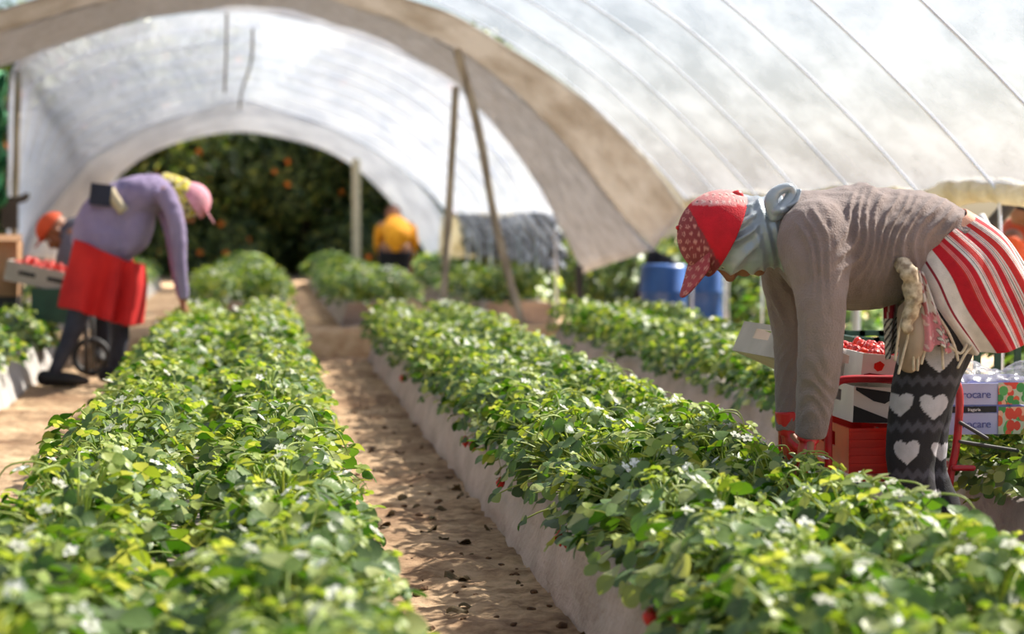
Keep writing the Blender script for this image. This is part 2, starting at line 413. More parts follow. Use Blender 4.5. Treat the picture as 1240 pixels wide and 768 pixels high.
# clods and dry leaves on the path
variants = []
for k in range(5):
    mb = MB(); s = .5 + R.random()
    ellipsoid(mb, (0, 0, 0), (Vector((.02, 0, 0)), Vector((0, .015, 0)), Vector((0, 0, .011))), 10, 7)
    me = mb.mesh('soil_clod')
    for v in me.vertices: v.co *= 1 + .5 * noise.noise(v.co * 60 + Vector((k * 9, 0, 0)))
    me.materials.append(M['clod']); variants.append(me)
leafv = []
for k in range(3):
    mb = MB(); grid(mb, lambda u, v: Vector(((u - .5) * .05 * math.sin(PI * (.08 + .84 * v)), (v - .5) * .07, .012 * math.sin(u * PI + k) + .01 * math.sin(v * 5 + k))), 4, 6)
    me = mb.mesh('dry_leaf'); me = thicken(me, .0012); me.materials.append(M['dryleaf']); leafv.append(me)
def scatter(name, meshes, n, xr, yr, label, cat, group, s0, s1, zoff=0.004):
    for i in range(n):
        o = bpy.data.objects.new(name, R.choice(meshes)); C.objects.link(o)
        x = R.uniform(*xr); y = yr[0] + (yr[1] - yr[0]) * R.random() ** 1.4; s = R.uniform(s0, s1)
        o.location = (x, y, fz(x, y) + zoff * s); o.rotation_euler = (R.uniform(-.3, .3), R.uniform(-.3, .3), R.uniform(0, 6)); o.scale = (s, s, s)
        tag(o, label, cat, group)
scatter('soil_clod', variants, 150, (.24, .72), (3.8, 10), 'dark clod of soil lying on the sandy path between the two near beds', 'soil clod', 'soil clods on the sandy path', .18, .75)
scatter('dry_leaf', leafv, 45, (.24, .72), (4, 9), 'dried brown leaf lying on the sandy path between the two near beds', 'dry leaf', 'dry leaves on the sandy path', .35, .9)

# ------------------------------------------------------------------ strawberry plants
def leaflet(mb, o, d, nrm, L_, curl, fold):
    d = d.normalized(); s = d.cross(nrm).normalized(); n_ = s.cross(d).normalized()
    st = [(0, 0), (.16, .27), (.38, .46), (.62, .50), (.84, .36), (1.0, .10)]
    mid = []; a = []; b = []
    for t, w in st:
        dr = -curl * t * t * L_
        p = o + d * (t * L_) + n_ * dr; mid.append(p)
        e = fold * w * L_
        a.append(p + s * (w * L_) + n_ * e); b.append(p - s * (w * L_) + n_ * e)
    vs = mid + a[1:] + b[1:]; m = len(st); fs = []
    A = lambda i: m + i - 1; B = lambda i: m + (m - 1) + i - 1
    fs.append((0, 1, A(1))); fs.append((0, B(1), 1))
    for i in range(1, m - 1):
        fs.append((i, i + 1, A(i + 1), A(i))); fs.append((i, B(i), B(i + 1), i + 1))
    mb.add(vs, fs)

def leaf(mb, base, tip, nrm, L_, rr, petiole=True, pmb=None):
    d = (tip - base); d.z *= .3
    if d.length < 1e-4: d = Vector((1, 0, 0))
    d.normalize(); n_ = nrm.normalized(); d = (d - n_ * d.dot(n_)).normalized(); s = d.cross(n_)
    for ang, k in ((0, 1), (1.75, .92), (-1.75, .92)):
        dd = d * math.cos(ang) + s * math.sin(ang)
        leaflet(mb, tip, dd, n_ + s * rr.uniform(-.3, .3) + d * rr.uniform(-.3, .3), L_ * k * rr.uniform(.85, 1.1), rr.uniform(.0, .35), rr.uniform(.05, .38))
    if pmb is not None:
        mid = base * .45 + tip * .55 + Vector((0, 0, .03))
        tube(pmb, [base, mid, tip], [.0026, .0022, .0018], seg=4, n=2, cap=False)

def flower_mesh(mb, c, n_, s):
    n_ = n_.normalized(); u = n_.orthogonal().normalized(); w = n_.cross(u)
    mb.cur = 0
    for k in range(5):
        a = 2 * PI * k / 5; d = u * math.cos(a) + w * math.sin(a); t = n_.cross(d)
        pts = [c, c + d * s * .35 - t * s * .28 + n_ * .002, c + d * s * .8 - t * s * .32 + n_ * .004, c + d * s + n_ * .003, c + d * s * .8 + t * s * .32 + n_ * .004, c + d * s * .35 + t * s * .28 + n_ * .002]
        mb.add(pts, [(0, 1, 2, 3), (0, 3, 4, 5)])
    mb.cur = 1
    ellipsoid(mb, c + n_ * .003, (u * s * .33, w * s * .33, n_ * s * .22), 8, 5)
    mb.cur = 0

def berry(mb, c, s=.016, sg=10):
    mb.cur = 0
    tube(mb, [c, c - Vector((0, 0, s * .5)), c - Vector((0, 0, s * 1.3)), c - Vector((0, 0, s * 2.1))], [s * .55, s, s * .8, s * .15], seg=sg, n=3, round_cap=True)
    mb.cur = 1
    for k in range(6):
        a = k * PI / 3; d = Vector((math.cos(a), math.sin(a), 0)); t = Vector((-d.y, d.x, 0))
        mb.add([c + Vector((0, 0, s * .3)), c + d * s * .6 + t * s * .25 + Vector((0, 0, s * .3)), c + d * s * 1.2 + Vector((0, 0, s * .1)), c + d * s * .6 - t * s * .25 + Vector((0, 0, s * .3))], [(0, 1, 2, 3)])
    tube(mb, [c + Vector((0, 0, s * .3)), c + Vector((0, 0, s * 2.5)), c + Vector((.01, 0, s * 5))], [.0016] * 3, seg=4, n=2)
    mb.cur = 0

GAP = {'n': 0}
def plant_meshes(seed, nleaf=64, rad=.205, hgt=.16, lsz=(.026, .044)):
    rr = random.Random(seed)
    fo, pe, yo, ru = MB(), MB(), MB(), MB(); fl = []
    for i in range(nleaf):
        r = rad * math.sqrt((i + .5) / nleaf) * rr.uniform(.9, 1.1); a = i * 2.39996 + rr.uniform(-.3, .3)
        q = min(1, r / rad)
        z = hgt * (1 - q ** 3 * .85) + rr.uniform(-.05, .035)
        tip = Vector((r * math.cos(a), r * math.sin(a), z))
        nrm = Vector((math.cos(a) * q * .9, math.sin(a) * q * .9, 1)) + Vector((rr.uniform(-.85, .85), rr.uniform(-.85, .85), 0))
        leaf(fo, Vector((rr.uniform(-.02, .02), rr.uniform(-.02, .02), 0)), tip, nrm, rr.uniform(*lsz), rr, pmb=pe)
    for i in range(20):
        r = rad * math.sqrt(rr.random()) * .95; a = rr.uniform(0, 6.3); tip = Vector((r * math.cos(a), r * math.sin(a), hgt * (1.12 - .75 * (r / rad) ** 3) + rr.uniform(0, .03)))
        leaf(yo, Vector((0, 0, 0)), tip, Vector((rr.uniform(-.8, .8), rr.uniform(-.8, .8), 1)), rr.uniform(.012, .026), rr, pmb=yo)
    for i in range(3):
        a = rr.uniform(0, 6.3); r = rad * rr.uniform(.45, .8); e = Vector((r * math.cos(a), r * math.sin(a), hgt * rr.uniform(.8, 1.15)))
        tube(ru, [Vector((-.2 * e.x, -.2 * e.y, hgt * .4)), Vector((e.x * .3, e.y * .3, hgt * 1.12)), Vector((e.x * .8, e.y * .8, hgt * 1.2)), e], [.0024, .0022, .002, .0014], seg=5, n=4)
    for i in range(rr.choice((1, 2, 2, 3))):
        a = rr.uniform(0, 6.3); r = rad * rr.uniform(.1, .9); c = Vector((r * math.cos(a), r * math.sin(a), hgt * (1.14 - .5 * (r / rad) ** 2) + .02))
        fm = MB(); flower_mesh(fm, c, Vector((rr.uniform(-.8, .8), rr.uniform(-1.2, 0), 1)), rr.uniform(.013, .019))
        fl.append(fm.mesh('flower'))
    return [('foliage', fo.mesh('foliage'), ['leaf']), ('leaf_stalks', pe.mesh('leaf_stalks'), ['stem']), ('young_leaves', yo.mesh('young_leaves'), ['young']),
            ('runner', ru.mesh('runner'), ['stem'])] + [('flower', f, ['petal', 'pollen']) for f in fl]

def make_proto(seed, **kw):
    parts = plant_meshes(seed, **kw)
    for nm, me, mm in parts:
        me.materials.clear()
        for k in mm: me.materials.append(M[k])
        me.polygons.foreach_set('use_smooth', [True] * len(me.polygons))
    return parts
protos = [make_proto(100 + k) for k in range(8)]
protos_big = [make_proto(300 + k, nleaf=52, rad=.205, hgt=.16, lsz=(.032, .054)) for k in range(5)]
bm_ = MB(); berry(bm_, Vector((0, 0, 0)), .017); berry_mesh = bm_.mesh('strawberry')
for k in ('berry', 'leaf'): berry_mesh.materials.append(M[k])
berry_mesh.polygons.foreach_set('use_smooth', [True] * len(berry_mesh.polygons))

first = {}
def put_plant(x, y, label, group, scale=1, big=False, z=BEDH, minor=True):
    pr = R.choice(protos_big if big else protos)
    key = id(pr)
    root = bpy.data.objects.new('strawberry_plant', None) if key not in first else first[key][0].copy()
    C.objects.link(root)
    kids = []
    src = first.get(key)
    for i, (nm, me, mm) in enumerate(pr):
        if not minor and nm in ('leaf_stalks', 'runner'): continue
        c = bpy.data.objects.new(nm, me) if (src is None or i >= len(src[1])) else src[1][i].copy()
        C.objects.link(c); c.parent = root; kids.append(c)
    if key not in first and minor: first[key] = (root, kids)
    root.location = (x, y, z); root.rotation_euler = (0, 0, R.uniform(0, 6.28)); root.scale = (scale,) * 3
    for k_ in ('label', 'category', 'group'):
        if k_ in root: del root[k_]
    tag(root, label, 'plant', group)
    return root

nplants = 0
def row_bed(x0, x1, ya, yb, dy, label, group, sc=1, minor=True, skip=None, inset=.16):
    global nplants
    y = ya; k = 0
    while y < yb:
        for sx, side in ((x0 + inset, -1), (x1 - inset, 1)):
            yy = y + (dy / 2 if side > 0 else 0) + R.uniform(-.03, .03); xx = sx + R.uniform(-.03, .03)
            if skip and skip(xx, yy): continue
            s = sc * R.uniform(.92, 1.1) * (1 + .06 * noise.noise(Vector((xx, yy * 1.3, 5))))
            put_plant(xx, yy, label, group, s, big=yy < 4.2, minor=minor); nplants += 1
        y += dy; k += 1
rb = put_plant
row_bed(*BL, 2.15, 13.2, .235, 'bushy strawberry plant in the bed left of the sandy path', 'strawberry plants in the left bed', 1.07)
row_bed(*BR, 2.3, 13.1, .235, 'bushy strawberry plant in the bed right of the sandy path', 'strawberry plants in the right bed', 1.0)
row_bed(*B3, 5.0, 13.1, .26, 'strawberry plant in the bed behind the woman in the grey jumper', 'strawberry plants in the bed behind the stooping woman', 1.02, minor=False)
row_bed(-2.05, -1.27, 9.6, 13.0, .3, 'strawberry plant in the pale walled bed at the left edge', 'strawberry plants in the bed at the left edge', 1.1, minor=False)
# berries hanging over the grey wall
for (px, py, n) in ((683, 655, 2), (796, 752, 3), (568, 537, 2), (606, 588, 1), (487, 460, 1)):
    X = .725
    # distance at which the wall passes this pixel column
    best = min((abs(topx((X, Y / 100, .2))[0] - px), Y / 100) for Y in range(250, 1200, 3))[1]
    r = put_plant(.87, best, 'strawberry plant with red berries hanging over the grey plastic wall' + {683: ', halfway down the near wall', 796: ', nearest the camera', 568: ', behind the round pale leaves', 606: ', between two other fruiting plants', 487: ', farthest along the wall'}[px], 'fruiting strawberry plants', .85)
    for k in range(n):
        b = bpy.data.objects.new('strawberry', berry_mesh); C.objects.link(b); b.parent = r
        tgt = P(px + (k - (n - 1) / 2) * 9, py + (k % 2) * 5, best - .02); tgt.x = min(tgt.x, .735)
        b.location = r.matrix_basis.inverted() @ (tgt + Vector((0, 0, .018)))

# far plants: first ones singly, the remainder as one mass
far_label = {0: ('strawberry plant in the far bed left of the furrow, beyond the soil bank', 'strawberry plants in the far left bed'),
             1: ('strawberry plant in the far bed right of the furrow, beyond the soil bank', 'strawberry plants in the far right bed'),
             2: ('strawberry plant in the far bed beside the black sheet', 'strawberry plants in the far bed by the black sheet')}
for k, (x0, x1) in enumerate(((-.52, .20), (.74, 1.40), (1.96, 2.62))):
    row_bed(x0, x1, 17.4, 19.6, .36, *far_label[k], sc=1.35, minor=False)
print('PLANTS', nplants)
mb = MB(); yb_ = MB(); rr = random.Random(5)
for (x0, x1, ya, yb) in ((-.52, .20, 19.7, 29), (.74, 1.40, 19.7, 29), (1.96, 2.62, 19.7, 29), (-2.05, -1.27, 17.4, 27), (3.5, 4.2, 8, 22)):
    for i in range(int((yb - ya) * 150)):
        u = rr.uniform(-1, 1); x = (x0 + x1) / 2 + u * .42; y = rr.uniform(ya, yb)
        z = BEDH + .2 * (1 - abs(u) ** 3 * .9) * (1 + .2 * noise.noise(Vector((x * 4, y * 4, 0)))) + rr.uniform(-.05, .03)
        leaf(mb, Vector((x, y, BEDH)), Vector((x, y, z)), Vector((u * .8 + rr.uniform(-.5, .5), rr.uniform(-.6, .6), 1)), rr.uniform(.05, .08), rr)
o = mb.build('strawberry_foliage', M['leaf'], label='mass of strawberry leaves covering the most distant beds under the far tunnel', cat='plants', kind='stuff')

# ------------------------------------------------------------------ polytunnels
PROF1 = [(-3.28, .07), (-3.1, .40), (-2.85, .75), (-2.45, 1.1), (-1.81, 1.47), (-1.0, 1.72), (-.15, 1.80), (.5, 1.72), (1.11, 1.53), (1.46, 1.385), (1.81, 1.18), (2.16, .945), (2.5, .65), (2.8, .36), (3.04, .10)]
PR = catmull([(x, 0, z) for x, z in PROF1], 8)
def prof1(t):
    s = t * (len(PR) - 1); i = min(int(s), len(PR) - 2); f = s - i
    return Vector((PR[i][0] * (1 - f) + PR[i + 1][0] * f, 0, PR[i][2] * (1 - f) + PR[i + 1][2] * f))
near = thing('polytunnel', 'near polytunnel of white film on thin hoops, open sides, spanning over the beds', 'polytunnel', (0, 7, 0), 'polytunnels')
HOOPS = [1 + .98 * k for k in range(14)]
mb = MB()
def f1(u, v):
    p = prof1(u); y = -.6 + 14.6 * v
    h = min(abs(y - q) for q in HOOPS)
    sag = .018 * min(1, h / .3) ** 2 + .012 * noise.noise(Vector((u * 9, y * 2.2, 0))) + .006 * noise.noise(Vector((u * 30, y * 6, 4)))
    c = Vector((-.15, 0, -1.2)); d = (p - c).normalized()
    return Vector((p.x, y, p.z + CAMZ)) + d * (.02 + sag)
grid(mb, f1, 110, 210)
mb.build('plastic_cover', M['film'], near)
for q in HOOPS:
    mb = MB(); pts = [prof1(t / 36) + Vector((0, q, CAMZ)) for t in range(37)]
    pts = [Vector((pts[0].x - .02, q, 0)), Vector((pts[0].x - .02, q, .6))] + pts + [Vector((pts[-1].x + .02, q, .6)), Vector((pts[-1].x + .02, q, 0))]
    tube(mb, pts, [.007] * len(pts), seg=6, n=1); mb.build('hoop', M['hoopm'], near)
for sgn, xx in ((1, 3.07), (-1, -3.3)):
    mb = MB(); pts = []; rad = []
    for k in range(120):
        y = -.5 + 14.4 * k / 119
        pts.append(Vector((xx, y, CAMZ + .10 + .03 * noise.noise(Vector((y * 1.1, sgn, 0))) + .02 * math.sin(y * 3.2)))); rad.append((.05 + .03 * noise.noise(Vector((y * 1.7, 4, 0))), .055 + .03 * noise.noise(Vector((y * 2.3, 8, 0)))))
    tube(mb, pts, rad, seg=14, n=2)
    me = mb.mesh('rolled_edge'); displace(me, lambda p, n: .012 * noise.noise(p * 11)); link('rolled_edge', me, M['roll'], near)

def resample(pxs, Y, n):
    pts = [P(x, y, Y if not callable(Y) else Y(x, y)) for x, y in pxs]
    dense = [Vector(p) for p in catmull([tuple(p) for p in pts], 8)]
    d = [0]
    for a, b in zip(dense, dense[1:]): d.append(d[-1] + (b - a).length)
    out = []; j = 0
    for k in range(n + 1):
        t = d[-1] * k / n
        while j < len(d) - 2 and d[j + 1] < t: j += 1
        f = (t - d[j]) / max(1e-9, d[j + 1] - d[j]); out.append(dense[j].lerp(dense[j + 1], min(1, max(0, f))))
    return out
def loft(curves, sub, wob=0, wf=(1, 1, 1)):
    n = len(curves[0]) - 1; mb = MB(); rows = []
    for a, b in zip(curves, curves[1:]):
        for s in range(sub): rows.append([p.lerp(q, s / sub) for p, q in zip(a, b)])
    rows.append(curves[-1]); vs = []
    for r in rows:
        for p in r: vs.append(p + Vector((0, 1, 0)) * (wob * noise.noise(Vector((p.x * wf[0], p.y * wf[1], p.z * wf[2])))) + Vector((.5, 0, 1)).normalized() * (wob * .5 * noise.noise(Vector((p.x * wf[0] + 9, p.y * wf[1], p.z * wf[2])))))
    w = n + 1
    fs = [(j * w + i, j * w + i + 1, (j + 1) * w + i + 1, (j + 1) * w + i) for j in range(len(rows) - 1) for i in range(n)]
    mb.add(vs, fs); return mb

# end of the near tunnel: beige folded edge, then grey curtain drawn up under the arch
A_ = resample([(-360, 262), (-300, 170), (-200, 90), (-80, 35), (0, 12), (60, -5), (150, -30), (290, -46), (400, -32), (500, 0), (560, 25), (620, 60), (680, 100), (740, 150), (790, 200), (830, 255)], 14.0, 90)
B_ = resample([(-340, 290), (-280, 190), (-190, 115), (-80, 62), (0, 38), (60, 20), (110, 6), (180, -10), (290, -18), (370, -10), (440, 12), (510, 38), (580, 76), (640, 126), (690, 180), (735, 236), (765, 275), (792, 302)], 14.7, 90)
C_ = resample([(-250, 300), (-200, 220), (-140, 160), (-60, 108), (0, 80), (60, 58), (130, 34), (200, 17), (290, 8), (350, 13), (430, 36), (490, 63), (545, 97), (590, 141), (630, 190), (665, 245), (688, 292), (706, 331)], 16.0, 90)
me = thicken(loft([A_, B_], 10, .03, (2.5, 1, 2.5)).mesh('folded_edge'), .01); link('folded_edge', me, M['canvas'], near)
me = thicken(loft([B_, C_], 12, .05, (4, 1, 4)).mesh('end_curtain'), .01); link('end_curtain', me, M['curtain'], near)

far = thing('polytunnel', 'second polytunnel of bluish white film beyond the cross path, open to dark orange trees', 'polytunnel', (0, 22, 0), 'polytunnels')
D_ = resample([(12, 300), (13, 210), (14, 130), (24, 84), (70, 56), (130, 34), (200, 19), (290, 12), (360, 22), (430, 42), (500, 72), (560, 112), (610, 165), (640, 205), (672, 258)], 17.0, 90)
E_ = resample([(22, 312), (40, 270), (70, 232), (110, 190), (180, 152), (240, 134), (290, 120), (340, 134), (400, 154), (450, 180), (490, 207), (520, 232), (542, 258)], 26.5, 90)
F_ = resample([(95, 318), (105, 282), (125, 240), (150, 208), (190, 182), (240, 166), (290, 160), (340, 166), (390, 180), (430, 203), (465, 235), (495, 272), (522, 316)], 28.2, 90)
E2 = resample([(22, 312), (40, 270), (70, 232), (110, 190), (180, 152), (240, 134), (290, 120), (340, 134), (400, 154), (450, 180), (500, 215), (535, 258), (565, 310)], 26.5, 90)
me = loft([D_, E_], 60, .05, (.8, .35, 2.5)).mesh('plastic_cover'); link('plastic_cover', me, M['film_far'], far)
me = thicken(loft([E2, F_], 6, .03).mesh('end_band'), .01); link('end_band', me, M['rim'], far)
# bright front rim of the second tunnel
D0 = resample([(9, 300), (10, 210), (11, 120), (21, 74), (68, 44), (130, 22), (200, 8), (290, 0), (360, 10), (430, 30), (502, 62), (564, 104), (618, 158), (652, 202), (690, 262)], 16.8, 90)
me = thicken(loft([D0, D_], 3, .02).mesh('front_rim'), .012); link('front_rim', me, M['rim'], far)
for k in range(9):
    t = k / 8; mb = MB(); pts = [p.lerp(q, t) + Vector((0, 0, .01)) for p, q in zip(D_, E_)]
    pts = [Vector((pts[0].x, pts[0].y, 0))] + pts + [Vector((pts[-1].x + .02, pts[-1].y, .0))]
    tube(mb, pts, [.014] * len(pts), seg=6, n=1); mb.build('hoop', M['hoopm'], far)

# black gathered sheet along the right side of the far tunnel
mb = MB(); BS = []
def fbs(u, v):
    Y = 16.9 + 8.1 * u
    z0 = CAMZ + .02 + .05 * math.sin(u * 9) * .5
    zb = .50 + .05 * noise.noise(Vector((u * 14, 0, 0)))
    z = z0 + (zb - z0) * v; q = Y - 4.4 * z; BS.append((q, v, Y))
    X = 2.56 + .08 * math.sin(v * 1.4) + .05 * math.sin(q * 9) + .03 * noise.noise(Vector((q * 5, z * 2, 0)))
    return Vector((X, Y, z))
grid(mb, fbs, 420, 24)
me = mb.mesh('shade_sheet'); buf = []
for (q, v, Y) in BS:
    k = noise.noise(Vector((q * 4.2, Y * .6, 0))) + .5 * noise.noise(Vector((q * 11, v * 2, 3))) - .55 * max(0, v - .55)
    c = lin(206, 210, 214) if k > .22 else (lin(120, 124, 130) if k > .06 else lin(38, 40, 44))  # grey and silver streaks paint glossy fold reflections into the black sheet's colour
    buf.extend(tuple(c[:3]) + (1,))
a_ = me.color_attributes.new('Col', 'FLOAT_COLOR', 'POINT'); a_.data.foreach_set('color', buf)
link('shade_sheet', thicken(me, .006), mat('painted_glint_sheet', (1, 1, 1, 1), painted=True, rough=.35, scale=4), label='black plastic sheet with painted silver glints on its slanting folds along the far tunnel side', cat='plastic sheet')
mb = MB()
def fc(u, v): return P(535 + 32 * u + 16 * v * u - 4 * (1 - u) * v, 262 + 50 * v, 25.3 - .5 * u) + Vector((0, .03 * math.sin(u * 9), 0))
grid(mb, fc, 10, 8); link('plastic_flap', thicken(mb.mesh('plastic_flap'), .008), M['roll'], label='cream plastic flap hanging at the end of the black sheet', cat='plastic sheet')
mb = MB()
pts = [Vector((2.66, Y, CAMZ + .05 + .02 * math.sin(Y * 2))) for Y in [17 + .5 * k for k in range(17)]]
tube(mb, pts, [.05] * len(pts), seg=10, n=2); link('rolled_edge', mb.mesh('rolled_edge'), M['roll'], far)
for k, Y in enumerate([17.6 + 1.0 * k for k in range(8)]):
    mb = MB(); tube(mb, [Vector((2.62, Y, 0)), Vector((2.62, Y, .97))], [.022] * 2, seg=8, n=1)
    mb.build('support_post', M['dark_steel'], label='dark thin post under the black gathered sheet', cat='post', group='posts under the black sheet')

# ------------------------------------------------------------------ poles, ropes
def pole(name, pts, r, m, label, cat, group=None, sag=0):
    mb = MB(); pts = [Vector(p) for p in pts]
    if len(pts) == 2: pts = [pts[0], pts[0].lerp(pts[1], .5) + Vector((sag, 0, 0)), pts[1]]
    tube(mb, pts, [r] * len(pts), seg=10, n=6)
    me = mb.mesh(name); displace(me, lambda p, n: r * .15 * noise.noise(p * 6))
    return link(name, me, m, label=label, cat=cat, group=group)
def ground(px, Y): p = P(px, 400, Y); p.z = 0; return p
pole('support_pole', [ground(432, 27.6), P(431, 192, 27.6)], .06, M['pale_pole'], 'pale upright pole at the dark far end of the tunnel', 'pole')
pole('support_pole', [ground(534, 14.2), P(541, 300, 14.3), P(552, 105, 14.4)], .028, M['wood_pole'], 'grey upright prop under the end arch, left of the slanted prop', 'pole')
pole('support_pole', [P(634, 400, 14.1), P(600, 270, 14.2), P(580, 160, 14.3), P(553, 60, 14.4)], .03, M['wood_pole'], 'slanting grey prop leaning from the bed up to the arch', 'pole')
pole('support_pole', [ground(14, 16.6), P(18, 250, 16.6), P(22, 86, 16.7)], .03, M['wood_pole'], 'upright weathered pole at the left edge of the far tunnel', 'pole')
pole('tie_rope', [P(272, 112, 17.5), P(275, -20, 17)], .012, M['rope'], 'straight dark cord hanging from the tunnel roof', 'cord', sag=.005)
pole('tie_rope', [P(290, 132, 24), P(293, 110, 22), P(304, 75, 20), P(306, 36, 18)], .014, M['rope'], 'bent dark cord hanging right of the straight one', 'cord')
mb = MB(); ellipsoid(mb, P(305, 38, 18), (Vector((.035, 0, 0)), Vector((0, .035, 0)), Vector((0, 0, .04))), 10, 8)
# right side props
pole('support_pole', [P(1188, 262, 7.6), P(1206, 295, 7.5), P(1250, 372, 7.3)], .016, M['white_print'], 'slanting white pole behind the striped cloth at the right edge', 'pole')
pole('support_pole', [P(1198, 276, 8.2), P(1240, 226, 8.2)], .03, M['dark_steel'], 'slanting dark grey bar at the right edge above the orange worker', 'pole')
for px, Y in ((880, 13.2), (1035, 9.6), (1073, 9.2)):
    b = ground(px, Y); pole('side_post', [b, b + Vector((0, 0, 1.02))], .016, M['steel'], {880: 'thin steel post right of the blue drums', 1035: 'thin steel post seen behind the jumper and above the berry tray', 1073: 'thin steel post beside the hanging tassels'}[px], 'post', 'side posts of the near tunnel')
# green net and bracket on the left pole
mb = MB()
def fn_(u, v): return P(-16 + 22 * u + 3 * math.sin(v * 22), 86 + 165 * v, 16.4) + Vector((0, .06 * math.sin(u * 9 + v * 30), 0))
grid(mb, fn_, 14, 60)
link('hanging_net', thicken(mb.mesh('hanging_net'), .006), M['green_net'], label='green netting hanging at the far left edge of the far tunnel', cat='net')
cl = thing('pole_clamp', 'dark clamp and bracket on the weathered pole at the left edge', 'clamp', tuple(P(14, 262, 16.45)))
mb = MB(); box(mb, P(12, 258, 16.45), (.13, .08, .26)); mb.build('clamp_body', M['dark_steel'], cl, smooth=False)
mb = MB(); tube(mb, [P(12, 244, 16.45), P(30, 240, 16.45), P(32, 234, 16.45)], [.03, .03, .025], seg=8, n=3); mb.build('clamp_arm', M['dark_steel'], cl)

# ------------------------------------------------------------------ blue drums
def drum(px, Y, r, h, label):
    b = ground(px, Y); t = thing('plastic_drum', label, 'drum', tuple(b), 'blue drums')
    mb = MB(); zs = [(0, .95), (.02, 1), (.3, 1), (.32, 1.04), (.35, 1.04), (.37, 1), (.63, 1), (.65, 1.04), (.68, 1.04), (.7, 1), (.96, 1), (1, .94)]
    tube(mb, [b + Vector((0, 0, z * h)) for z, k in zs], [r * k for z, k in zs], seg=28, n=1); mb.build('drum_body', M['blue'], t)
    mb = MB(); tube(mb, [b + Vector((r * .5, 0, h)), b + Vector((r * .5, 0, h + .025))], [.035, .035], seg=12, n=1); mb.build('cap', M['black'], t)
drum(803, 14.4, .17, .60, 'darker blue plastic drum, left of two behind the bed')
drum(854, 14.0, .12, .62, 'narrow blue plastic drum, right of two below the cap visor')

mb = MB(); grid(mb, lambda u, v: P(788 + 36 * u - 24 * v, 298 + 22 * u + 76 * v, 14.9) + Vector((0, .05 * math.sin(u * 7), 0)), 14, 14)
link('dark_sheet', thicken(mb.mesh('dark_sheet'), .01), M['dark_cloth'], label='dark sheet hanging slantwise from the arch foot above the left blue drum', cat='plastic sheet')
pole('side_post', [ground(703, 15.2), P(701, 322, 15.2)], .03, M['dark_steel'], 'dark post under the foot of the grey end curtain', 'post')

# ------------------------------------------------------------------ orange trees
def tree_meshes(seed):
    rr = random.Random(seed); fo = MB(); fr = []
    blobs = [(Vector((rr.uniform(-.9, .9), rr.uniform(-.8, .8), rr.uniform(.35, 3.2))), rr.uniform(.45, .85)) for _ in range(20)]
    blobs += [(Vector((rr.uniform(-1.2, 1.2), rr.uniform(-.9, .5), rr.uniform(.1, .5))), rr.uniform(.4, .6)) for _ in range(8)]
    for c, r in blobs:
        for i in range(430):
            d = Vector((rr.gauss(0, 1), rr.gauss(0, 1), rr.gauss(0, 1))).normalized(); p = c + d * r * rr.uniform(.75, 1.05)
            n_ = (d + Vector((rr.gauss(0, .5), rr.gauss(0, .5), rr.gauss(0, .5)))).normalized(); u = n_.orthogonal().normalized(); w = n_.cross(u); a = rr.uniform(0, 6.3)
            e = u * math.cos(a) + w * math.sin(a); s = n_.cross(e); L_ = rr.uniform(.07, .12)
            fo.add([p - e * L_, p + s * L_ * .4 + n_ * .01, p + e * L_, p - s * L_ * .4 + n_ * .01], [(0, 1, 2), (0, 2, 3)])
        for i in range(2):
            d = Vector((rr.gauss(0, .6), -1, rr.gauss(0, .5))).normalized(); fm = MB(); q = c + d * r * 1.02
            ellipsoid(fm, q, (Vector((.045, 0, 0)), Vector((0, .045, 0)), Vector((0, 0, .042))), 10, 7); fr.append(fm.mesh('orange'))
    tr = MB(); tube(tr, [Vector((0, 0, 0)), Vector((.03, 0, .6)), Vector((0, .05, 1.4)), Vector((.05, 0, 2.4))], [.1, .08, .07, .03], seg=10)
    for k in range(5):
        a = k * 1.3; tube(tr, [Vector((0, 0, .8 + .2 * k)), Vector((.4 * math.cos(a), .4 * math.sin(a), 1.3 + .2 * k)), Vector((.8 * math.cos(a), .8 * math.sin(a), 1.7 + .25 * k))], [.04, .03, .015], seg=6)
    out = [('foliage', fo.mesh('foliage'), M['tree']), ('trunk', tr.mesh('trunk'), M['bark'])] + [('orange', f, M['orange']) for f in fr[::2]]
    for n_, me, m_ in out: me.materials.append(m_)
    return out
tv = [tree_meshes(k) for k in (1, 2, 3)]
spots = [(-5.9, 33.5), (-4.3, 32.6), (-2.7, 33.2), (-1.0, 32.4), (.8, 33), (2.6, 32.5), (3.4, 34.0), (-5.5, 35.5), (-3.4, 36), (-1.6, 35.4), (.2, 36), (2.0, 35.2)]
lab = {}
for i, (x, y) in enumerate(spots):
    if i < 6: l = 'dark leafy orange tree with fruit just beyond the far tunnel mouth'; g = 'orange trees beyond the far end'
    elif i < 13: l = 'dark orange tree in the second line behind the far tunnel mouth'; g = 'orange trees in the second line'
    else: l = 'dark green orange tree outside the right side of the tunnels'; g = 'orange trees along the right side'
    t = thing('orange_tree', l, 'tree', (x, y, 0), g); t.rotation_euler = (0, 0, R.uniform(-.8, .8) if i < 13 else R.uniform(0, 6)); s = R.uniform(.95, 1.2) if i < 13 else R.uniform(.46, .54); t.scale = (s, s, s)
    for nm, me, m_ in tv[i % 3]:
        c = bpy.data.objects.new(nm, me); C.objects.link(c); c.parent = t

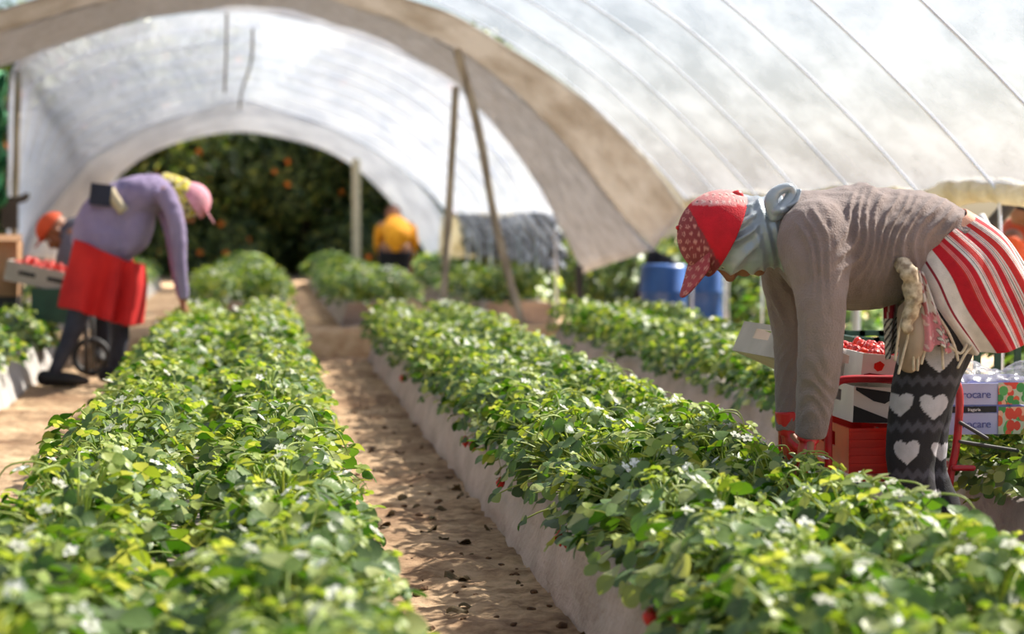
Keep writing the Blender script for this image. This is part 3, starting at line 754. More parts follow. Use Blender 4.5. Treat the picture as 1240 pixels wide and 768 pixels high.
mb = MB(); rr = random.Random(11)
for i in range(9000):
    y = rr.uniform(14.5, 31); s = rr.random(); x = 3.75 + rr.uniform(-.38, .38) + .15 * noise.noise(Vector((y, 0, 0))); z = rr.uniform(0, .72 + .14 * noise.noise(Vector((y * 1.3, 1, 0))))
    n_ = Vector((rr.gauss(0, .6) - .4, rr.gauss(0, .6) - .3, rr.gauss(0, .6) + .4)).normalized(); u = n_.orthogonal().normalized(); w = n_.cross(u); a = rr.uniform(0, 6.3); e = u * math.cos(a) + w * math.sin(a); q = n_.cross(e); L_ = rr.uniform(.05, .09); p = Vector((x, y, z))
    mb.add([p - e * L_, p + q * L_ * .5, p + e * L_, p - q * L_ * .5], [(0, 1, 2), (0, 2, 3)])
mb.build('hedge', M['tree'], label='low dark green hedge outside the right side of the tunnels', cat='hedge')

# ------------------------------------------------------------------ people
def hand_chains(mb, w, d, n_, s, size=1.0, curl=1.0, fat=1.0, spread=1.0):
    """w wrist, d direction of the fingers, n_ palm side normal, s direction of the thumb side"""
    d = d.normalized(); s = s.normalized(); n_ = n_.normalized(); k = size
    tube(mb, [w, w + d * .03 * k, w + d * .065 * k, w + d * .085 * k], [(.022 * k * fat, .018 * k * fat), (.03 * k * fat, .016 * k * fat), (.037 * k * fat, .015 * k * fat), (.034 * k * fat, .013 * k * fat)], seg=12, side=s, round_cap=True)
    for i, (off, ln, rr) in enumerate(((.028, .072, .0088), (.0095, .08, .009), (-.0095, .074, .0086), (-.028, .058, .0078))):
        b = w + d * .08 * k + s * off * k; dd = (d + s * off * 4 * spread).normalized(); pts = [b - d * .02 * k, b]; a = .25 * curl
        p = b
        for seg_, f in enumerate((.45, .32, .23)):
            v = dd * math.cos(a) + n_ * math.sin(a); p = p + v * ln * f * k; pts.append(p); a += .55 * curl
        tube(mb, pts, [rr * k * fat * q for q in (1.05, 1.1, 1, .92, .8)], seg=8, n=3, round_cap=True)
    b = w + d * .028 * k + s * .026 * k
    v1 = (d * .75 + s * .75 + n_ * .35).normalized(); v2 = (d * .95 + s * .15 + n_ * .5).normalized()
    tube(mb, [b - s * .01 * k, b + v1 * .032 * k, b + v1 * .032 * k + v2 * .03 * k, b + v1 * .032 * k + v2 * .052 * k], [.0125 * k * fat, .0115 * k * fat, .0105 * k * fat, .009 * k * fat], seg=8, n=3, round_cap=True)

def head_chains(mb, c, up, fw, k=1.0):
    """head with brow, eye sockets, nose, lips, chin, ears; c centre, up crown direction, fw face direction"""
    up = up.normalized(); fw = (fw - up * fw.dot(up)).normalized(); sd = up.cross(fw)
    L3 = lambda a, b, h: c + sd * a * k + fw * b * k + up * h * k
    ellipsoid(mb, L3(0, -.012, .03), (sd * .076 * k, fw * .092 * k, up * .082 * k), 24, 16)
    ellipsoid(mb, L3(0, .022, -.03), (sd * .062 * k, fw * .066 * k, up * .085 * k), 24, 16)
    ellipsoid(mb, L3(0, .068, -.098), (sd * .024 * k, fw * .02 * k, up * .018 * k), 12, 8)
    ellipsoid(mb, L3(0, .077, .024), (sd * .05 * k, fw * .013 * k, up * .011 * k), 14, 8)
    tube(mb, [L3(0, .082, .015), L3(0, .098, -.012), L3(0, .108, -.03), L3(0, .094, -.038)], [.007 * k, .008 * k, .011 * k, .008 * k], seg=8, round_cap=True)
    for q in (-1, 1):
        ellipsoid(mb, L3(q * .011, .095, -.033), (sd * .008 * k, fw * .009 * k, up * .007 * k), 8, 6)
        ellipsoid(mb, L3(q * .046, .055, -.02), (sd * .018 * k, fw * .02 * k, up * .018 * k), 10, 8)
        ellipsoid(mb, L3(q * .078, -.008, -.012), (sd * .007 * k, fw * .018 * k, up * .03 * k), 10, 8)
    tube(mb, [L3(-.024, .078, -.062), L3(0, .09, -.059), L3(.024, .078, -.062)], [.004 * k, .007 * k, .004 * k], seg=8, round_cap=True)
    tube(mb, [L3(-.02, .076, -.071), L3(0, .088, -.071), L3(.02, .076, -.071)], [.004 * k, .007 * k, .004 * k], seg=8, round_cap=True)
    return L3
def eyes(root, L3, k=1.0):
    for q in (-1, 1):
        mb = MB(); ellipsoid(mb, L3(q * .03, .074, .002), (Vector((.011 * k, 0, 0)), Vector((0, .011 * k, 0)), Vector((0, 0, .011 * k))), 12, 8)
        e = mb.build('eye', M['eye'], root)
        mb = MB(); ellipsoid(mb, L3(q * .03, .082, .002), (Vector((.005 * k, 0, 0)), Vector((0, .005 * k, 0)), Vector((0, 0, .005 * k))), 10, 6)
        mb.build('iris', M['iris'], e)

YV = Vector((0, 1, 0))
# ============ main woman ============
W = 4.8; S = 1 / 500.0
def Q(x, y, dy=0): return P(x, y, W + dy)
wloc = ground(1115, W)
wo = thing('person', 'woman in grey jumper, red cap and striped cloth stooping over the right bed', 'person', tuple(wloc))
up = Vector((-.96, 0, .20)); fw = Vector((-.2, 0, -.96))
hc = Q(881, 285)
body = MB()
L3 = head_chains(body, hc, up, fw, .97)
tube(body, [Q(892, 288), Q(915, 286), Q(945, 286)], [(.055, .055), (.052, .055), (.06, .06)], side=YV, round_cap=True)
trunk = [(940, 285, .07, 32), (968, 284, .13, 40), (1000, 290, .155, 50), (1035, 297, .15, 56), (1065, 292, .135, 52), (1095, 280, .13, 36), (1125, 287, .13, 36), (1152, 307, .14, 46), (1160, 335, .14, 46)]
tube(body, [Q(x, y) for x, y, a, b in trunk], [(a * .93, b * S * .93) for x, y, a, b in trunk], side=YV, seg=28, round_cap=True)
narm = [(982, 292, -.12, 27), (991, 332, -.18, 24), (994, 372, -.2, 23), (996, 412, -.2, 20), (993, 440, -.19, 20), (987, 480, -.17, 17), (981, 515, -.15, 13)]
farm = [(962, 294, .12, 27), (952, 332, .165, 24), (954, 375, .18, 23), (959, 415, .18, 20), (960, 440, .18, 20), (958, 480, .17, 17), (955, 508, .15, 13)]
for arm in (narm, farm):
    tube(body, [Q(x, y, dy) for x, y, dy, r in arm], [r * S * .95 for x, y, dy, r in arm], seg=16, round_cap=True)
HN = (Q(980, 520, -.15), Vector((-.12, 0, -1)), Vector((-.9, .2, 0)), Vector((.1, -.9, 0)))
HF = (Q(954, 512, .15), Vector((.1, 0, -1)), Vector((.95, -.1, 0)), Vector((0, -.9, 0)))
for h in (HN, HF): hand_chains(body, *h, size=.98, curl=1.1, fat=.9)
nleg = [(1158, 345, -.08, 48), (1141, 390, -.09, 44), (1131, 420, -.09, 40), (1123, 450, -.09, 38), (1113, 490, -.09, 36), (1104, 540, -.09, 31), (1104, 580, -.09, 27), (1112, 640, -.09, 27), (1118, 690, -.08, 18), (1118, 718, -.08, 16)]
fleg = [(1168, 345, .08, 48), (1150, 390, .09, 42), (1142, 420, .09, 38), (1132, 450, .09, 34), (1123, 490, .09, 31), (1120, 540, .1, 28), (1124, 580, .1, 25), (1148, 640, .1, 25), (1155, 684, .1, 17), (1156, 708, .1, 15)]
for leg in (nleg, fleg):
    tube(body, [Q(x, y, dy) for x, y, dy, r in leg], [r * S * .9 for x, y, dy, r in leg], seg=18, side=YV, round_cap=True)
    ax = Q(leg[-1][0], leg[-1][1], leg[-1][2]); ax.z = .05
    tube(body, [ax + Vector((.03, 0, .0)), ax + Vector((-.05, 0, -.01)), ax + Vector((-.14, 0, -.02)), ax + Vector((-.17, 0, -.022))], [.03, .034, .026, .018], seg=12, round_cap=True)
    sh = MB(); tube(sh, [ax + Vector((.045, 0, .0)), ax + Vector((-.05, 0, .0)), ax + Vector((-.15, 0, -.012)), ax + Vector((-.19, 0, -.018))], [(.04, .045), (.045, .05), (.042, .036), (.025, .025)], seg=14, side=YV, round_cap=True)
    tube(sh, [ax + Vector((.01, 0, 0)), ax + Vector((.01, 0, .07)), ax + Vector((.012, 0, .12))], [.045, .042, .042], seg=14, round_cap=False)
    sh.build('boot', M['shoe'], wo)
me = remeshed(body, .0055, 4, 'body'); link('body', me, M['skin'], wo)
eyes(wo, L3, 1.03)
# hair at the hairline, hidden mostly under the scarf
mb = MB(); ellipsoid(mb, hc - fw * .005 + up * .022, (YV * .08, fw.normalized() * .09, up.normalized() * .088), 24, 14); mb.build('hair', M['hair'], wo)

# jumper
ju = MB()
tr2 = [(938, 282, .085, 40), (962, 281, .16, 52), (996, 293, .195, 72), (1033, 300, .19, 79), (1066, 293, .178, 78), (1090, 283, .165, 61), (1112, 277, .158, 48), (1132, 281, .158, 41), (1147, 290, .155, 38)]
tube(ju, [Q(x, y) for x, y, a, b in tr2], [(a, b * S) for x, y, a, b in tr2], side=YV, seg=40, n=6, round_cap=True)
n2 = [(1000, 268, -.06, 34), (988, 288, -.125, 47), (990, 318, -.165, 42), (993, 345, -.185, 34), (994, 372, -.2, 30), (994, 410, -.2, 27), (992, 440, -.19, 27), (988, 480, -.17, 24), (981, 529, -.15, 19)]
f2 = [(975, 275, .06, 32), (960, 292, .12, 42), (953, 318, .155, 35), (951, 342, .17, 30), (955, 375, .18, 27), (959, 415, .18, 24), (960, 440, .18, 24), (958, 480, .17, 21), (955, 524, .15, 17)]
for arm in (n2, f2):
    tube(ju, [Q(x, y, dy) for x, y, dy, r in arm], [r * S for x, y, dy, r in arm], seg=24, n=6, round_cap=False)
me = remeshed(ju, .005, 14, 'jumper')
def ridge(t): t = t - math.floor(t); return (1 - abs(2 * t - 1)) ** 1.6
def jfold(p, n_):
    px, py = topx(p); d = 0
    w = noise.noise(Vector((px * .02, py * .012, 3))); w2 = noise.noise(p * 9)
    if py < 400 and px > 1005:    # folds hanging from the back
        t = (px + (py - 220) * .30 + 34 * w) / 15.0
        amp = .017 * min(1, max(0, (px - 1005) / 25)) * (.35 + .65 * max(0, 1 - (py - 225) / 130)) * (.5 + .8 * noise.noise(Vector((px * .03, 7, 0))) + .4)
        d += amp * (ridge(t) - .45)
    elif py > 395:                # crumpled sleeves
        t = (py * .8 + px * .6 + 60 * w + 9 * w2) / 19.0
        d += .0045 * (ridge(t) - .45) * (.5 + 1.6 * noise.noise(p * 6)) + .004 * noise.noise(Vector((p.x * 34, p.y * 34, p.z * 9)))
    else:
        t = (px * .85 - py * .30 + 34 * w) / 17.0
        d += .0085 * (ridge(t) - .45) * (.7 + w2)
    return d * min(1, max(.12, (abs(n_.y) - .25) * 2.2)) + .0025 * noise.noise(p * 40)
displace(me, jfold); link('jumper', me, M['jumper'], wo)
for (w_, d_, *_r) in (HN, HF):
    mb = MB(); tube(mb, [w_ - d_.normalized() * .02, w_ + d_.normalized() * .008], [.036, .035], seg=20, n=1); 
# gloves
for h in (HN, HF):
    g = MB(); hand_chains(g, h[0] + h[1] * .01, h[1], h[2], h[3], size=1.02, curl=1.1, fat=1.12)
    tube(g, [h[0] - h[1] * .03, h[0], h[0] + h[1] * .03], [.031, .029, .027], seg=16)
    me = remeshed(g, .0028, 2, 'glove'); link('glove', me, M['red_glove'], wo)

# headscarf
sc = MB()
tube(sc, [Q(868, 290), Q(884, 289), Q(903, 285), Q(925, 281), Q(943, 281), Q(958, 283)], [(.080, .076), (.090, .088), (.094, .095), (.09, .092), (.088, .088), (.11, .095)], side=YV, seg=36, n=6, round_cap=True)
me = remeshed(sc, .0045, 4, 'headscarf')
def sfold(p, n_):
    px, py = topx(p); w = noise.noise(Vector((px * .02, py * .02, 1)))
    a = math.atan2(py - 210, 985 - px)   # fan from the knot
    t = (a * 7.5 + .5 * w); t2 = (px - py * .18 + 8 * w) / 14.0
    k = min(1, max(0, (px - 905) / 20))
    return .014 * (ridge(t) - .4) * (1 - k) * min(1, max(.15, (px - 868) / 22)) + .008 * (ridge(t2) - .4) * k + .002 * noise.noise(p * 30)
displace(me, sfold)
me_sc = me
s_ = link('headscarf', me, M['scarf'], wo)
kn = MB()
tube(kn, [Q(940, 262, -.09), Q(934, 244, -.09), Q(941, 232, -.085), Q(953, 228, -.08), Q(958, 236, -.08), Q(950, 250, -.09), Q(940, 256, -.1)], [(.012, .02), (.012, .018), (.016, .014), (.02, .013), (.014, .014), (.013, .016), (.02, .012)], seg=12, n=5, round_cap=True)
tube(kn, [Q(945, 252, -.09), Q(958, 246, -.08), Q(964, 232, -.07)], [(.016, .01), (.024, .008), (.022, .006)], seg=12, n=5, round_cap=True)
link('scarf_knot', kn.mesh('scarf_knot'), M['scarf'], s_)

# cap: crown shell + visor
cp = MB()
UX = up.normalized(); FX = (fw - UX * fw.dot(UX)).normalized()
cc = Q(874, 287)
def capfn(u, v):
    a = 2 * PI * u; th = v * (1.68 - .22 * math.cos(a))
    r = math.sin(th); h = math.cos(th)
    f_ = r * math.cos(a); s2 = r * math.sin(a)
    puff = 1 + .05 * math.sin(th) * (1 if f_ < 0 else .0)
    return cc + UX * (h * .108) + FX * (f_ * .104 * puff - .004) + YV * (s2 * .099)
grid(cp, capfn, 90, 50, closed_u=True)
me = thicken(cp.mesh('cap'), .004, offset=1)
red = lin(204, 16, 38); pat = lin(142, 58, 64); pink = lin(226, 140, 140)
def dots(px, py, base, s=9.0, c2=lin(204, 138, 130)):
    i = math.floor(px / s + .5 * (math.floor(py / s) % 2)); j = math.floor(py / s)
    cx = (i + .5 - .5 * (j % 2)) * s; cy = (j + .5) * s; d = math.hypot(px - cx, py - cy)
    a = math.atan2(py - cy, px - cx)
    r = s * (.26 + .07 * math.cos(5 * a))
    if d < s * .08: return lin(120, 40, 50)
    return c2 if d < r else base
def cap_paint(p):
    px, py = topx(p)
    top = py < 249 and px > 838
    edge = 833 + (py - 250) * (865 - 833) / 58.0   # seam between the patterned front and the red side
    if top: return dots(px, py, lin(228, 150, 148), 8, lin(240, 205, 196))
    if px > edge: return red
    return dots(px, py, pat)
paint(me, cap_paint); cap = link('cap', me, M['painted'], wo)
vs_ = MB()
def visfn(u, v):
    a = (u - .5) * 2.3
    base = cc + UX * (.062 - .035 * (1 - math.cos(a))) + FX * (.083 * math.cos(a) + .004) + YV * (.088 * math.sin(a))
    out = FX * (.080 * math.cos(a * .8)) + UX * (.006) + YV * (.012 * math.sin(a))
    return base + out * v + UX * (-.012 * (2 * u - 1) ** 2 * v)
grid(vs_, visfn, 60, 26)
me = thicken(vs_.mesh('visor'), .004)
paint(me, lambda p: dots(*topx(p), lin(168, 66, 76), 10)); link('visor', me, M['painted'], cap)
mb = MB(); tube(mb, [cc + UX * .112, cc + UX * .118], [.008, .003], seg=10, n=1); mb.build('cap_button', M['red_glove'], cap)
# red bow behind the cap
mb = MB(); tube(mb, [Q(883, 240, -.03), Q(893, 236, -.03), Q(899, 240, -.03)], [.008, .012, .006], seg=10, n=4, round_cap=True); mb.build('cap_strap', M['red_glove'], cap)

# striped cloth tied round the hips
LC = catmull([(1086, 316), (1094, 347), (1108, 384), (1142, 420)], 10)
RC = catmull([(1156, 253), (1197, 285), (1227, 335), (1244, 390)], 10)
WC = catmull([(.15, 0), (.205, 0), (.225, 0), (.225, 0)], 10)
def at(c, v): s = v * (len(c) - 1); i = min(int(s), len(c) - 2); f = s - i; return tuple(a * (1 - f) + b * f for a, b in zip(c[i], c[i + 1]))
UVC = []
def skfn(u, v):
    th = 2 * PI * u; k = (1 - math.cos(th)) / 2
    l = at(LC, v); r = at(RC, v); w = at(WC, v)[0]
    px = l[0] * (1 - k) + r[0] * k; py = l[1] * (1 - k) + r[1] * k + 9 * abs(math.sin(th)) * v * v
    fold = (.010 * v + .004) * math.sin(th * 9 + 2 * v + 1.3 * math.sin(th * 2)) + .008 * noise.noise(Vector((th * 2, v * 3, 0)))
    UVC.append((u, v, k))
    return P(px, py, W) + YV * (-math.copysign(abs(math.sin(th)) ** .42, math.sin(th)) * (w + fold)) + Vector((1, 0, -.6)).normalized() * (fold * .6 * abs(math.cos(th)))
sk = MB(); grid(sk, skfn, 460, 120, closed_u=True)
me = sk.mesh('striped_cloth')
a_ = me.color_attributes.new('Col', 'FLOAT_COLOR', 'POINT'); buf = []
white = lin(232, 222, 214); sred = lin(196, 14, 36); sred2 = lin(206, 44, 40); blk = lin(40, 34, 42); peach = lin(232, 176, 150); dred = lin(150, 24, 44)
def stripe(k, v):
    if v < .09 and k > .66: return peach
    if k < .055: return white if (k * 40) % 1 < .7 else lin(205, 190, 182)
    if k < .26:
        return dred if .125 < k < .145 else white
    q = (k - .26) / .74
    if q < .13: return sred
    if q < .2: return lin(232, 150, 150) if (q * 60) % 1 < .5 else sred2
    q = (q - .2) / .8 * 5.0; f = q % 1
    if f < .42: return sred if int(q) % 2 == 0 else sred2
    if f < .50: return white
    if f < .545: return sred
    if f < .64: return white
    if f < .70: return blk
    if f < .80: return white
    if f < .86: return sred2
    if f < .94: return white
    return sred
for (u, v, k) in UVC: buf.extend(tuple(stripe(k, v)[:3]) + (1,))
a_.data.foreach_set('color', buf)
def thick_keep(me, t):
    return thicken(me, t)
me = thick_keep(me, .004); skirt = link('striped_cloth', me, M['painted'], wo)
# waist knot of the cloth and long hanging end
mb = MB()
def sash(u, v):
    l = at([(1080, 316), (1073, 350), (1072, 392), (1073, 436)], v); r = at([(1108, 316), (1100, 350), (1094, 388), (1088, 424)], v)
    return P(l[0] * (1 - u) + r[0] * u, l[1] * (1 - u) + r[1] * u, W - .02 + .05 * u) + YV * (.014 * math.sin(u * 10 + v * 3))
grid(mb, sash, 40, 110); me = mb.mesh('hanging_sash')
buf = []
for j in range(111):
    for i in range(41):
        u, v = i / 40, j / 110
        c = lin(225, 214, 206)
        if .22 < v < .62 and u < .55: c = dred if (u * 5 + v * 2) % 1 < .75 else lin(205, 180, 176)
        if v > .62: c = lin(215, 205, 196) if ((u * 6 + v * 14) % 1 < .6) else lin(60, 50, 52)
        buf.extend(tuple(c[:3]) + (1,))
a_ = me.color_attributes.new('Col', 'FLOAT_COLOR', 'POINT'); a_.data.foreach_set('color', buf)
link('hanging_sash', thicken(me, .003), M['painted'], skirt)
mtas = mat('braided_cord', lin(210, 194, 166), lin(140, 120, 96), rough=.9, scale=60)
mcord = mat('beige_cord', lin(214, 200, 176), lin(180, 162, 136), rough=.9, scale=50)
mb = MB()
tube(mb, [Q(1090, 318, -.17), Q(1100, 330, -.2), Q(1106, 350, -.2), Q(1104, 372, -.2), Q(1098, 396, -.2)], [.016, .020, .022, .020, .014], seg=20, n=6, round_cap=True)
me = mb.mesh('braided_tassel'); displace(me, lambda p, n_: .008 * noise.noise(p * 70)); tas = link('braided_tassel', me, mtas, skirt)
for pts in ([(1103, 395), (1095, 425), (1088, 452)], [(1100, 380), (1106, 410), (1106, 448)], [(1108, 385), (1112, 420), (1111, 448)], [(1098, 370), (1089, 400), (1084, 436)], [(1112, 350), (1128, 372), (1146, 398), (1156, 420), (1160, 436)], [(1140, 400), (1141, 425), (1142, 446)],
            [(1150, 420), (1163, 428), (1170, 418)], [(1160, 445), (1168, 430), (1176, 420)], [(1120, 380), (1122, 410), (1116, 440)]):
    mb = MB(); tube(mb, [Q(x, y, -.19) for x, y in pts], [.0035] * len(pts), seg=6, n=6, round_cap=True); mb.build('cord', mcord, tas)
mb = MB(); tube(mb, [Q(1104, 380, -.15), Q(1106, 412, -.16), Q(1101, 440, -.15)], [(.04, .036), (.045, .036), (.03, .024)], seg=16, side=YV, round_cap=True)
me = mb.mesh('cloth_pouch'); displace(me, lambda p, n_: .005 * noise.noise(p * 30)); link('cloth_pouch', me, mat('beige_pouch', lin(168, 148, 128), lin(140, 122, 104), rough=.9), skirt, label='beige cloth pouch')
mb = MB(); PK = []
def pk(u, v):
    l = at([(1104, 326), (1108, 360), (1112, 395), (1114, 420)], v); r = at([(1116, 330), (1130, 360), (1146, 398), (1152, 424)], v)
    PK.append((u, v)); return P(l[0] * (1 - u) + r[0] * u, l[1] * (1 - u) + r[1] * u + 5 * math.sin(u * 9) * v, W - .17 - .02 * v) + YV * (-.022 * math.sin(u * PI) + .010 * math.sin(u * 14 + v * 2))
grid(mb, pk, 50, 60); me = mb.mesh('underskirt'); buf = []
for (u, v) in PK:
    q = noise.noise(Vector((u * 9, v * 14, 2)))
    c = (lin(220, 140, 146) if q < .3 else lin(238, 196, 190)) if v > .52 + .06 * q else (lin(214, 204, 196) if q < .18 else lin(168, 96, 96))
    if v > .6 and u > .5 and q > .0: c = lin(120, 112, 96) if q < .2 else lin(230, 226, 214)
    buf.extend(tuple(c[:3]) + (1,))
a_ = me.color_attributes.new('Col', 'FLOAT_COLOR', 'POINT'); a_.data.foreach_set('color', buf)
link('underskirt', thicken(me, .003), M['painted'], skirt, label='pink and white floral underskirt')

# leggings
def heart(x, y): x = abs(x); y = y + .15; return (x * x + y * y - .52) ** 3 - 1.9 * x * x * y * y * y < 0
H = [(1090, 491, 17), (1131, 494, 18), (1098, 549, 17), (1137, 434, 21), (1096, 434, 17), (1140, 548, 13), (1090, 603, 13), (1128, 605, 13), (1104, 660, 12)]
def legpaint(p):
    px, py = topx(p)
    for hx, hy, r in H:
        if heart((px - hx) / r, -(py - hy) / r): return lin(190, 186, 190)
    for zy in (461, 517, 575, 632):
        d = py - zy - 3.5 * abs(((px / 13.0) % 1) * 2 - 1) * 2 + 3.5
        if abs(d) < 4: return lin(74, 72, 80)
        if abs(d) < 6: return lin(50, 48, 54)
    return lin(34, 32, 36)
for leg in (nleg, fleg):
    mb = MB(); pts = catmull([(x, y, dy, r) for x, y, dy, r in leg[:-1]], 4)
    tube(mb, [Q(x, y, dy) for x, y, dy, r in pts], [(r * S * .98, r * S * 1.03) for x, y, dy, r in pts], side=YV, seg=120, n=6)
    me = mb.mesh('legging'); displace(me, lambda p, n_: .003 * noise.noise(p * 14) + .0015 * noise.noise(p * 40)); paint(me, legpaint)
    link('legging', me, M['painted'], wo)

# ============ trolley, trays ============
def tpath(mb, pts, r, seg=10): tube(mb, pts, [r] * len(pts), seg=seg, n=6, round_cap=True)
tl = thing('harvest_trolley', 'red tubular picking trolley standing behind the legs of the stooping worker', 'trolley', tuple(ground(1085, 5.2)))
for Yt, dx in ((4.99, 0), (5.45, 0)):
    k = Yt
    mb = MB()
    A = lambda x, y: P(310 + (x - 310) , y, 4.99) + Vector((0, k - 4.99, 0))
    lw = A(1003, 600); lw.z = .06; rw = A(1146, 600); rw.z = .06
    tpath(mb, [lw, A(1003, 560), A(1003, 500), A(1005, 478), A(1014, 463), A(1032, 459), A(1080, 459), A(1130, 457), A(1152, 459), A(1160, 468), A(1162, 490), A(1158, 540), A(1150, 585), rw], .0105)
    mb.build('side_frame', M['red_tube'], tl)
for (x, y) in ((1003, 520), (1158, 566), (1080, 585), (1150, 592)):
    mb = MB(); a = P(x, y, 4.99); tpath(mb, [a, a + Vector((0, .23, 0)), a + Vector((0, .46, 0))], .008); mb.build('cross_bar', M['red_tube'], tl)
mb = MB(); a = P(1006, 580, 4.99); b = P(1152, 580, 4.99); tpath(mb, [a, (a + b) / 2, b], .008); mb.build('cross_bar', M['red_tube'], tl)
mb = MB(); tpath(mb, [P(1155, 567, 4.97), P(1166, 567, 4.97), P(1178, 567, 4.97)], .008); mb.build('foot_peg', M['red_tube'], tl)
for (a, b) in (((1163, 512), (1195, 531)), ((1163, 535), (1232, 546))):
    mb = MB(); tpath(mb, [P(*a, 4.97), P((a[0] + b[0]) / 2, (a[1] + b[1]) / 2, 4.97), P(*b, 4.97)], .005); mb.build('side_rod', M['dark_steel'], tl)
for (X, Yw) in ((P(1003, 600, 4.99).x, 5.22), (P(1146, 600, 4.99).x, 5.22)):
    mb = MB(); cpt = Vector((X, Yw, .075)); n = 28; vs = []; fs = []
    tube(mb, [cpt + Vector((0, .062 * math.cos(a), .062 * math.sin(a))) for a in [2 * PI * q / 24 for q in range(25)]], [.013] * 25, seg=10, n=1)
    for q in range(4):
        a = q * PI / 4; d = Vector((0, math.cos(a), math.sin(a))) * .06; tube(mb, [cpt - d, cpt + d], [.004] * 2, seg=6, n=1)
    mb.build('wheel', M['black'], tl)

def open_tray(name, c, size, m, label, cat, group=None, rz=0, ry=0, rx=0, t=.006, taper=0, parent=None):
    """open-topped tray with base and four walls, hand cut-outs in the ends"""
    root = thing(name, label, cat, tuple(c), group)
    rot = Matrix.Rotation(rz, 3, 'Z') @ Matrix.Rotation(ry, 3, 'Y') @ Matrix.Rotation(rx, 3, 'X')
    sx, sy, sz = size; mb = MB(); c = Vector(c)
    T = lambda x, y, z: c + rot @ Vector((x, y, z))
    def slab(x0, x1, y0, y1, z0, z1):
        vs = [T(x, y, z) for x in (x0, x1) for y in (y0, y1) for z in (z0, z1)]
        mb.add(vs, [(0, 1, 3, 2), (4, 6, 7, 5), (0, 4, 5, 1), (2, 3, 7, 6), (0, 2, 6, 4), (1, 5, 7, 3)])
    slab(-sx / 2, sx / 2, -sy / 2, sy / 2, 0, t)
    slab(-sx / 2, sx / 2, -sy / 2, -sy / 2 + t, t, sz); slab(-sx / 2, sx / 2, sy / 2 - t, sy / 2, t, sz)
    for q in (-1, 1):
        x0, x1 = (q * sx / 2 - (t if q > 0 else 0), q * sx / 2 + (t if q < 0 else 0))
        slab(x0, x1, -sy / 2 + t, sy / 2 - t, t, sz * .5)
        slab(x0, x1, -sy / 2 + t, -sy * .17, sz * .5, sz * 1.0); slab(x0, x1, sy * .17, sy / 2 - t, sz * .5, sz * 1.0)
        slab(x0, x1, -sy * .17, sy * .17, sz * .82, sz * 1.0)
    mb.build('tray_body', m, root, smooth=False)
    return root, T
BERRY_SMALL = []
for k in range(4):
    b = MB(); s = .0135
    tube(b, [Vector((0, 0, 0)), Vector((0, 0, -s * .5)), Vector((0, 0, -s * 1.3)), Vector((0, 0, -s * 2.0))], [s * .6, s, s * .8, s * .15], seg=9, n=2, round_cap=True)
    me = b.mesh('strawberry'); displace(me, lambda p, n_: .0018 * noise.noise(p * 130 + Vector((k, 0, 0)))); me.materials.append(M['berry'] if k < 3 else mat('orange_red_berry', lin(226, 70, 40), lin(206, 44, 28), rough=.3)); BERRY_SMALL.append(me)
    me.polygons.foreach_set('use_smooth', [True] * len(me.polygons))
def heap(T, sx, sy, z, n, label, group, scale=1.0, h=.02):
    rr = random.Random(n)
    nx_ = max(2, int(round(math.sqrt(n * sx / sy)))); ny_ = max(2, int(round(n / nx_)))
    for i in range(nx_):
        for j in range(ny_):
            x = (i + .5) / nx_ - .5; y = (j + .5) / ny_ - .5
            o = bpy.data.objects.new('strawberry', rr.choice(BERRY_SMALL)); C.objects.link(o)
            o.location = T(x * sx + rr.uniform(-.004, .004), y * sy + rr.uniform(-.004, .004), z + h * (1 - 2 * max(abs(x), abs(y))) * 1.5 + rr.uniform(-.004, .006))
            o.rotation_euler = (rr.uniform(0, 6), rr.uniform(0, 6), rr.uniform(0, 6)); s = scale * rr.uniform(.85, 1.15); o.scale = (s, s, s)
            tag(o, label, 'strawberry', group)

# top tray with berries
c = P(1053, 462, 5.22); c = Vector((c.x, 5.22, P(1053, 466, 5.03).z))
r1, T1 = open_tray('berry_tray', c, (.165, .36, .075), M['white_card'], 'white cardboard tray heaped with strawberries on the red trolley', 'tray', ry=.10)
heap(T1, .14, .33, .066, 66, 'ripe strawberry heaped in the white tray on the red trolley', 'strawberries in the white tray')
def decal(parent, T, pts, m, name, y, label=None):
    mb = MB(); n = len(pts); vs = [T(x, y, z) for x, z in pts] + [T(x, y + .003, z) for x, z in pts]
    mb.add(vs, [tuple(range(n)), tuple(reversed(range(n, 2 * n)))] + [(i, n + i, n + (i + 1) % n, (i + 1) % n) for i in range(n)])
    return mb.build(name, m, parent, smooth=False)
decal(r1, T1, [(-.075, .0), (.082, .002), (.082, .02), (-.06, .024), (-.075, .02)], mat('dark_red_print', lin(128, 24, 34)), 'printed_band', -.182)
decal(r1, T1, [(-.05, .05), (-.035, .058), (-.022, .05), (-.028, .034), (-.04, .03), (-.05, .038)], M['red_crate'], 'printed_strawberry', -.182)
c = Vector((P(1042, 510, 5.22).x, 5.22, P(1042, 514, 5.03).z))
r2, T2 = open_tray('berry_tray', c, (.15, .34, .095), M['white_card'], 'white cardboard tray with a black wedge print, under the heaped tray', 'tray', ry=.04)
decal(r2, T2, [(-.07, .094), (.055, .08), (.01, .052), (-.02, .058), (-.07, .086)], M['black'], 'printed_wedge', -.172)
decal(r2, T2, [(-.074, .0), (.05, .002), (-.074, .045)], M['black'], 'printed_triangle', -.172)
# red crate
c = Vector((P(1036, 560, 5.22).x, 5.22, P(1036, 574, 5.03).z))
r3, T3 = open_tray('plastic_crate', c, (.155, .38, .12), M['red_crate'], 'deep red plastic crate at the bottom of the red trolley', 'crate')
for k in range(5):
    decal(r3, T3, [(-.076, .018 + k * .021), (.076, .018 + k * .021), (.076, .027 + k * .021), (-.076, .027 + k * .021)], M['red_crate'], 'rib', -.195)
